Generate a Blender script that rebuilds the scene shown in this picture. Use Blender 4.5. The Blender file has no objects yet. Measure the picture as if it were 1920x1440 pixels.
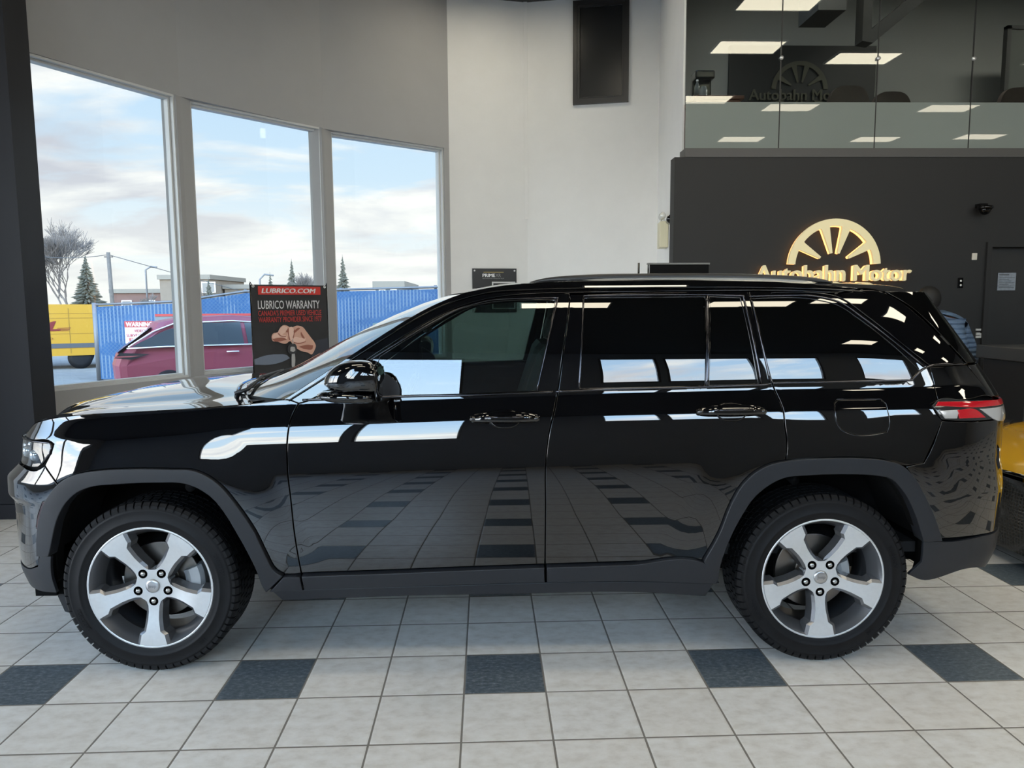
import bpy, bmesh, math, random
import numpy as np
from mathutils import Vector, Matrix
from mathutils.geometry import delaunay_2d_cdt
random.seed(7); np.random.seed(7)
scn = bpy.context.scene
COL = scn.collection
# ------------------------------------------------------------------ camera
cam_d = bpy.data.cameras.new('camera'); cam_o = bpy.data.objects.new('camera', cam_d); COL.objects.link(cam_o)
cam_d.sensor_fit = 'HORIZONTAL'; cam_d.sensor_width = 36.0; cam_d.lens = 1383.3/1920*36.0
cam_d.clip_start = .05; cam_d.clip_end = 2000
def cam_axes():
    y, p, r = math.radians(-1.961), math.radians(6.190), math.radians(-0.408)
    f = Vector((-math.sin(y)*math.cos(p), math.cos(y)*math.cos(p), -math.sin(p)))
    rt = Vector((math.cos(y), math.sin(y), 0)); up = rt.cross(f)
    return rt*math.cos(r)+up*math.sin(r), up*math.cos(r)-rt*math.sin(r), f
_r, _u, _f = cam_axes()
cam_o.matrix_world = Matrix(((_r.x, _u.x, -_f.x, 0), (_r.y, _u.y, -_f.y, 0), (_r.z, _u.z, -_f.z, 1.615), (0, 0, 0, 1)))
scn.camera = cam_o
# ------------------------------------------------------------------ colour management
scn.view_settings.view_transform = 'Standard'; scn.view_settings.look = 'None'
scn.view_settings.exposure = EXPOSURE = 0.38; scn.view_settings.gamma = 1.0
scn.view_settings.use_curve_mapping = False
scn.cycles.max_bounces = 8; scn.cycles.transparent_max_bounces = 16; scn.cycles.sample_clamp_indirect = 8
# ------------------------------------------------------------------ sky: broken cloud, bright on the sun's side (behind the camera)
COFF = 1.2
def make_world():
    w = bpy.data.worlds.new('sky'); scn.world = w; w.use_nodes = True
    nt = w.node_tree; nt.nodes.clear(); N = nt.nodes.new; L = nt.links.new
    out = N('ShaderNodeOutputWorld'); bg = N('ShaderNodeBackground'); L(bg.outputs[0], out.inputs[0])
    tc = N('ShaderNodeTexCoord'); sep = N('ShaderNodeSeparateXYZ'); L(tc.outputs['Generated'], sep.inputs[0])
    def M(op, a, b=None, c=None):
        n = N('ShaderNodeMath'); n.operation = op
        for i, v in enumerate((a, b, c)):
            if v is None: continue
            if isinstance(v, (int, float)): n.inputs[i].default_value = v
            else: L(v, n.inputs[i])
        return n.outputs[0]
    x, y, z = sep.outputs
    zc = M('ADD', M('MAXIMUM', z, 0.0), 0.16)
    cmb = N('ShaderNodeCombineXYZ'); L(M('DIVIDE', x, zc), cmb.inputs[0]); L(M('DIVIDE', y, zc), cmb.inputs[1])
    def noise(sc, det, rough, off, dist=0.0):
        mp = N('ShaderNodeMapping'); mp.inputs['Location'].default_value = (off, off*.7, 0); mp.inputs['Scale'].default_value = (sc*.75, sc, sc)
        L(cmb.outputs[0], mp.inputs[0]); n = N('ShaderNodeTexNoise'); n.inputs['Scale'].default_value = 1.0
        n.inputs['Detail'].default_value = det; n.inputs['Roughness'].default_value = rough; n.inputs['Distortion'].default_value = dist
        L(mp.outputs[0], n.inputs['Vector']); return n.outputs[0]
    def ramp(v, stops):
        r = N('ShaderNodeValToRGB'); e = r.color_ramp.elements
        e[0].position, e[0].color = stops[0][0], stops[0][1]+(1,); e[1].position, e[1].color = stops[-1][0], stops[-1][1]+(1,)
        for p, c in stops[1:-1]:
            k = e.new(p); k.color = c+(1,)
        L(v, r.inputs[0]); return r.outputs[0]
    def mix(f, a, b, t='MIX'):
        m = N('ShaderNodeMix'); m.data_type = 'RGBA'; m.blend_type = t
        if isinstance(f, (int, float)): m.inputs[0].default_value = f
        else: L(f, m.inputs[0])
        for i, v in ((6, a), (7, b)):
            if isinstance(v, tuple): m.inputs[i].default_value = v+(1,)
            else: L(v, m.inputs[i])
        return m.outputs[2]
    blue = ramp(z, [(0.0, (.78, .85, .89)), (.16, (.60, .76, .90)), (.34, (.46, .66, .90)), (1.0, (.16, .32, .66))])
    body = ramp(noise(1.5, 8, .56, 3.3, .35), [(.38, (.58, .60, .67)), (.48, (.76, .78, .81)), (.57, (.94, .94, .92))])
    cover = ramp(M('ADD', noise(1.0, 7, .55, COFF, .35), M('MULTIPLY', M('SUBTRACT', z, .2), -.55)), [(.455, (0, 0, 0)), (.535, (1, 1, 1))])
    col = mix(cover, blue, body)
    haze = ramp(z, [(0.0, (.8, .8, .8)), (.07, (.45, .45, .45)), (.16, (0, 0, 0))])
    col = mix(haze, col, (.93, .93, .89))
    back = M('MULTIPLY', y, -1.0)
    st = N('ShaderNodeMapRange'); st.interpolation_type = 'SMOOTHSTEP'; L(back, st.inputs[0])
    st.inputs[1].default_value = -.35; st.inputs[2].default_value = .55; st.inputs[3].default_value = .90; st.inputs[4].default_value = SKY_BACK
    below = M('GREATER_THAN', z, -0.02)
    s = M('MULTIPLY', st.outputs[0], M('ADD', M('MULTIPLY', below, .8), .2))
    L(col, bg.inputs[0]); L(s, bg.inputs[1])
SKY_BACK = 9.6
make_world()
# ------------------------------------------------------------------ material helpers
MATS = {}
def mat(name, col=(.5, .5, .5), rough=.5, metal=0., ior=1.5, emit=None, es=1., coat=0., spec=None, trans=0.):
    if name in MATS: return MATS[name]
    m = bpy.data.materials.new(name); m.use_nodes = True; b = m.node_tree.nodes['Principled BSDF']
    b.inputs['Base Color'].default_value = (*col, 1); b.inputs['Roughness'].default_value = rough
    b.inputs['Metallic'].default_value = metal; b.inputs['IOR'].default_value = ior
    b.inputs['Coat Weight'].default_value = coat; b.inputs['Coat Roughness'].default_value = .02
    b.inputs['Transmission Weight'].default_value = trans
    if spec is not None: b.inputs['Specular IOR Level'].default_value = spec
    if emit: b.inputs['Emission Color'].default_value = (*emit, 1); b.inputs['Emission Strength'].default_value = es
    MATS[name] = m; return m
class NT:
    """tiny node writer"""
    def __init__(s, m): s.nt = m.node_tree; s.b = s.nt.nodes.get('Principled BSDF')
    def N(s, t, **k):
        n = s.nt.nodes.new(t)
        for a, v in k.items(): setattr(n, a, v)
        return n
    def L(s, a, b): s.nt.links.new(a, b)
    def M(s, op, a, b=None, c=None):
        n = s.N('ShaderNodeMath', operation=op)
        for i, v in enumerate((a, b, c)):
            if v is None: continue
            if isinstance(v, (int, float)): n.inputs[i].default_value = v
            else: s.L(v, n.inputs[i])
        return n.outputs[0]
    def mix(s, f, a, b, t='MIX'):
        m = s.N('ShaderNodeMix', data_type='RGBA', blend_type=t)
        if isinstance(f, (int, float)): m.inputs[0].default_value = f
        else: s.L(f, m.inputs[0])
        for i, v in ((6, a), (7, b)):
            if isinstance(v, tuple): m.inputs[i].default_value = v+(1,)
            else: s.L(v, m.inputs[i])
        return m.outputs[2]
    def pos(s, kind='Object'):
        return s.N('ShaderNodeTexCoord').outputs[kind]
    def noise(s, vec, sc, det=3, rough=.5, stretch=None):
        if stretch:
            mp = s.N('ShaderNodeMapping'); mp.inputs['Scale'].default_value = stretch; s.L(vec, mp.inputs[0]); vec = mp.outputs[0]
        n = s.N('ShaderNodeTexNoise'); n.inputs['Scale'].default_value = sc; n.inputs['Detail'].default_value = det
        n.inputs['Roughness'].default_value = rough; s.L(vec, n.inputs['Vector']); return n.outputs[0]
    def ramp(s, v, stops):
        r = s.N('ShaderNodeValToRGB'); e = r.color_ramp.elements
        e[0].position, e[0].color = stops[0][0], (*stops[0][1], 1); e[1].position, e[1].color = stops[-1][0], (*stops[-1][1], 1)
        for p, c in stops[1:-1]: e.new(p).color = (*c, 1)
        s.L(v, r.inputs[0]); return r.outputs[0]
    def bump(s, h, st=.3, d=.01):
        n = s.N('ShaderNodeBump'); n.inputs['Strength'].default_value = st; n.inputs['Distance'].default_value = d
        s.L(h, n.inputs['Height']); s.L(n.outputs[0], s.b.inputs['Normal'])
def noisy(name, col, amp=.12, sc=6, rough=.5, bump=0., stretch=None, **k):
    """principled material whose colour drifts gently"""
    if name in MATS: return MATS[name]
    m = mat(name, col, rough, **k); t = NT(m); n = t.noise(t.pos(), sc, 4, .6, stretch)
    a = tuple(max(0, c*(1-amp)) for c in col); b = tuple(min(1, c*(1+amp)) for c in col)
    t.L(t.ramp(n, [(.3, a), (.7, b)]), t.b.inputs['Base Color'])
    if bump: t.bump(n, bump, .01)
    return m
def sheet_glass(name, tint, ior=1.52, film=None, filmf=0., dbl=False):
    """thin pane: tinted see-through plus a Fresnel mirror; optional etched film"""
    m = bpy.data.materials.new(name); m.use_nodes = True; nt = m.node_tree; nt.nodes.clear(); N = nt.nodes.new; L = nt.links.new
    o = N('ShaderNodeOutputMaterial'); t = N('ShaderNodeBsdfTransparent'); t.inputs[0].default_value = (*tint, 1)
    g = N('ShaderNodeBsdfGlossy'); g.inputs['Roughness'].default_value = .0; g.inputs[0].default_value = (1, 1, 1, 1)
    def M(op, a, b=None):
        n = N('ShaderNodeMath'); n.operation = op
        for i, v in enumerate((a, b)):
            if v is None: continue
            if isinstance(v, (int, float)): n.inputs[i].default_value = v
            else: L(v, n.inputs[i])
        return n.outputs[0]
    ge = N('ShaderNodeNewGeometry'); dt = N('ShaderNodeVectorMath'); dt.operation = 'DOT_PRODUCT'; L(ge.outputs['Incoming'], dt.inputs[0]); L(ge.outputs['Normal'], dt.inputs[1])
    c1 = M('SUBTRACT', 1., M('ABSOLUTE', dt.outputs['Value'])); f0 = ((ior-1)/(ior+1))**2
    F = M('ADD', f0, M('MULTIPLY', M('POWER', c1, 5.), 1-f0))
    if dbl: F = M('DIVIDE', M('MULTIPLY', F, 2.), M('ADD', F, 1.))      # both faces of one sheet
    mx = N('ShaderNodeMixShader'); L(F, mx.inputs[0]); L(g.outputs[0], mx.inputs[2])
    base = t.outputs[0]
    if film:
        d = N('ShaderNodeBsdfDiffuse'); d.inputs[0].default_value = (*film, 1); m2 = N('ShaderNodeMixShader'); m2.inputs[0].default_value = filmf
        L(t.outputs[0], m2.inputs[1]); L(d.outputs[0], m2.inputs[2]); base = m2.outputs[0]
    L(base, mx.inputs[1]); L(mx.outputs[0], o.inputs[0]); MATS[name] = m; return m
# ------------------------------------------------------------------ object helpers
def link(o, parent=None):
    COL.objects.link(o)
    if parent: o.parent = parent
    return o
def tag(o, label=None, cat=None, group=None, kind=None):
    if label: o['label'] = label
    if cat: o['category'] = cat
    if group: o['group'] = group
    if kind: o['kind'] = kind
    return o
def empty(name, loc=(0, 0, 0), rz=0., label=None, cat=None, group=None):
    o = bpy.data.objects.new(name, None); o.location = loc; o.rotation_euler = (0, 0, rz); o.empty_display_size = .1
    link(o); return tag(o, label, cat, group)
class MB:
    """collects shapes and links them as ONE mesh object"""
    def __init__(s): s.v = []; s.f = []; s.m = []; s.mi = 0; s.sm = []
    def add(s, vs, fs, smooth=False):
        o = len(s.v); s.v += [tuple(map(float, p)) for p in vs]
        for f in fs: s.f.append(tuple(i+o for i in f)); s.m.append(s.mi); s.sm.append(smooth)
        return s
    def mat(s, i): s.mi = i; return s
    def box(s, c, d, rz=0., bev=0., M=None):
        x, y, z = d[0]/2, d[1]/2, d[2]/2; b = min(bev, x*.9, y*.9, z*.9)
        if b <= 0:
            vs = [(i*x, j*y, k*z) for i in (-1, 1) for j in (-1, 1) for k in (-1, 1)]
            fs = [(0, 1, 3, 2), (4, 6, 7, 5), (0, 4, 5, 1), (2, 3, 7, 6), (0, 2, 6, 4), (1, 5, 7, 3)]
        else:
            bm = bmesh.new(); bmesh.ops.create_cube(bm, size=1)
            for v in bm.verts: v.co = Vector((v.co.x*2*x, v.co.y*2*y, v.co.z*2*z))
            bmesh.ops.bevel(bm, geom=bm.edges[:], offset=b, segments=2, profile=.5, affect='EDGES')
            bm.verts.index_update(); vs = [tuple(v.co) for v in bm.verts]; fs = [tuple(v.index for v in f.verts) for f in bm.faces]; bm.free()
        R = Matrix.Rotation(rz, 3, 'Z') if M is None else M
        return s.add([tuple(R @ Vector(p)+Vector(c)) for p in vs], fs)
    def b2(s, a, b, bev=0.):
        return s.box([(a[i]+b[i])/2 for i in range(3)], [abs(b[i]-a[i]) for i in range(3)], bev=bev)
    def tube(s, pts, r, n=8, cap=True, closed=False, flat=1.):
        P = [Vector(p) for p in pts]; k = len(P); rs = r if hasattr(r, '__len__') else [r]*k
        up = None; vs = []
        for i, p in enumerate(P):
            t = (P[(i+1) % k]-P[i-1]) if closed else (P[min(i+1, k-1)]-P[max(i-1, 0)])
            t.normalize()
            if up is None: up = Vector((0, 0, 1)) if abs(t.z) < .9 else Vector((1, 0, 0))
            a = t.cross(up).normalized(); b = a.cross(t).normalized(); up = b
            for j in range(n):
                q = 2*math.pi*j/n; vs.append(p+a*(rs[i]*math.cos(q)*flat)+b*(rs[i]*math.sin(q)))
        fs = [(i*n+j, i*n+(j+1) % n, ((i+1) % k)*n+(j+1) % n, ((i+1) % k)*n+j) for i in range(k if closed else k-1) for j in range(n)]
        if cap and not closed: fs += [tuple(range(n))[::-1], tuple((k-1)*n+j for j in range(n))]
        return s.add(vs, fs, True)
    def lathe(s, prof, n=48, axis='y', c=(0, 0, 0), a0=0., a1=2*math.pi, close=False):
        full = abs(a1-a0-2*math.pi) < 1e-6; m = n if full else n+1; vs = []
        for i in range(m):
            q = a0+(a1-a0)*i/n; ca, sa = math.cos(q), math.sin(q)
            for r, h in prof:
                if axis == 'y': p = (r*ca, h, r*sa)
                elif axis == 'z': p = (r*ca, r*sa, h)
                else: p = (h, r*ca, r*sa)
                vs.append((p[0]+c[0], p[1]+c[1], p[2]+c[2]))
        k = len(prof); fs = []
        for i in range(n):
            j = (i+1) % m
            for q in range(k if close else k-1):
                q2 = (q+1) % k; fs.append((i*k+q, j*k+q, j*k+q2, i*k+q2))
        return s.add(vs, fs, True)
    def prism(s, poly, h0, h1, M=None, holes=()):
        """2D polygon (x,y) extruded from h0 to h1 along z, then M"""
        loops = [poly]+list(holes); vs2 = []; es = []
        for l in loops:
            o = len(vs2); vs2 += [Vector(p) for p in l]; es += [(o+i, o+(i+1) % len(l)) for i in range(len(l))]
        r = delaunay_2d_cdt(vs2, es, [], 0, 1e-7); tv = [(v.x, v.y) for v in r[0]]; T = []
        for f in r[2]:
            cx = sum(tv[i][0] for i in f)/3; cy = sum(tv[i][1] for i in f)/3
            if inpoly(cx, cy, poly) and not any(inpoly(cx, cy, h) for h in holes): T.append(tuple(f))
        M = M or Matrix.Identity(4); k = len(tv)
        V = [M @ Vector((x, y, h1)) for x, y in tv]+[M @ Vector((x, y, h0)) for x, y in tv]
        s.add(V, T+[tuple(i+k for i in f[::-1]) for f in T])
        for l in loops:
            n = len(l); V = [M @ Vector((x, y, h0)) for x, y in l]+[M @ Vector((x, y, h1)) for x, y in l]
            s.add(V, [(i, (i+1) % n, n+(i+1) % n, n+i) for i in range(n)])
        return s
    def sphere(s, c, r, n=16, sc=(1, 1, 1), zmin=-1.):
        m = n//2; vs = []
        for i in range(m+1):
            ph = -math.pi/2+math.pi*i/m
            for j in range(n):
                q = 2*math.pi*j/n; vs.append((c[0]+r*sc[0]*math.cos(ph)*math.cos(q), c[1]+r*sc[1]*math.cos(ph)*math.sin(q), c[2]+r*sc[2]*max(zmin, math.sin(ph))))
        return s.add(vs, [(i*n+j, i*n+(j+1) % n, (i+1)*n+(j+1) % n, (i+1)*n+j) for i in range(m) for j in range(n)], True)
    def grid(s, F, nu, nv, smooth=True, flip=False):
        vs = [F(i/nu, j/nv) for i in range(nu+1) for j in range(nv+1)]; w = nv+1
        fs = [(i*w+j, (i+1)*w+j, (i+1)*w+j+1, i*w+j+1) for i in range(nu) for j in range(nv)]
        if flip: fs = [f[::-1] for f in fs]
        return s.add(vs, fs, smooth)
    def build(s, name, mats, parent=None, recalc=True, loc=None, rz=None):
        me = bpy.data.meshes.new(name); me.from_pydata(s.v, [], s.f)
        for m in (mats if isinstance(mats, (list, tuple)) else [mats]): me.materials.append(m)
        me.polygons.foreach_set('material_index', s.m); me.polygons.foreach_set('use_smooth', s.sm)
        if recalc:
            bm = bmesh.new(); bm.from_mesh(me); bmesh.ops.remove_doubles(bm, verts=bm.verts, dist=1e-6)
            bmesh.ops.recalc_face_normals(bm, faces=bm.faces); bm.to_mesh(me); bm.free()
        me.update(); o = bpy.data.objects.new(name, me); link(o, parent)
        if loc: o.location = loc
        if rz is not None: o.rotation_euler = (0, 0, rz)
        return o
def inpoly(x, y, P):
    c = False; n = len(P); j = n-1
    for i in range(n):
        xi, yi = P[i][0], P[i][1]; xj, yj = P[j][0], P[j][1]
        if (yi > y) != (yj > y) and x < (xj-xi)*(y-yi)/(yj-yi)+xi: c = not c
        j = i
    return c
def inpoly_np(X, Y, P):
    c = np.zeros(X.shape, bool); n = len(P); j = n-1
    for i in range(n):
        xi, yi = P[i][0], P[i][1]; xj, yj = P[j][0], P[j][1]
        if yi != yj: c ^= ((yi > Y) != (yj > Y)) & (X < (xj-xi)*(Y-yi)/(yj-yi)+xi)
        j = i
    return c
def frame(origin, xdir, ydir):
    x = Vector(xdir).normalized(); y = Vector(ydir); y = (y-x*y.dot(x)).normalized(); z = x.cross(y)
    return Matrix(((x.x, y.x, z.x, origin[0]), (x.y, y.y, z.y, origin[1]), (x.z, y.z, z.z, origin[2]), (0, 0, 0, 1)))
def text_geo(txt, width=None, height=None, bold=0., shear=0., extrude=.002, spacing=1.):
    """letters as solid geometry, fitted to width x height, origin at lower left"""
    cu = bpy.data.curves.new('lettering', 'FONT'); cu.body = txt; cu.size = 1.; cu.extrude = .5; cu.resolution_u = 3; cu.space_character = spacing
    ob = bpy.data.objects.new('lettering', cu); COL.objects.link(ob); bpy.context.view_layer.update()
    me = bpy.data.meshes.new_from_object(ob.evaluated_get(bpy.context.evaluated_depsgraph_get()))
    V = np.array([v.co[:] for v in me.vertices]); Fc = [tuple(p.vertices) for p in me.polygons]
    bpy.data.objects.remove(ob); bpy.data.curves.remove(cu); bpy.data.meshes.remove(me)
    if bold > 0:      # heavier strokes: three slightly shifted copies
        n0 = len(V); V = np.vstack([V+[dx, dy, dz] for dx, dy, dz in ((0, 0, 0), (bold, bold*.5, .15), (-bold, -bold*.5, .3))]); Fc = [tuple(i+k*n0 for i in f) for k in range(3) for f in Fc]
    V[:, 0] -= V[:, 0].min(); V[:, 1] -= V[:, 1].min(); w, h = V[:, 0].max(), V[:, 1].max()
    sy = height/h if height else width/w; sx = width/w if width else sy
    V[:, 0] *= sx; V[:, 1] *= sy; V[:, 0] += V[:, 1]*shear; V[:, 2] = (V[:, 2]+.5)*extrude
    return V, Fc
def add_text(mb, M, txt, **k):
    V, Fc = text_geo(txt, **k); mb.add([tuple(M @ Vector(p)) for p in V], Fc); return mb
def copy_tree(o, parent=None):
    c = o.copy(); link(c); c.parent = parent
    for ch in list(o.children):
        copy_tree(ch, c)
    return c

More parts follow.
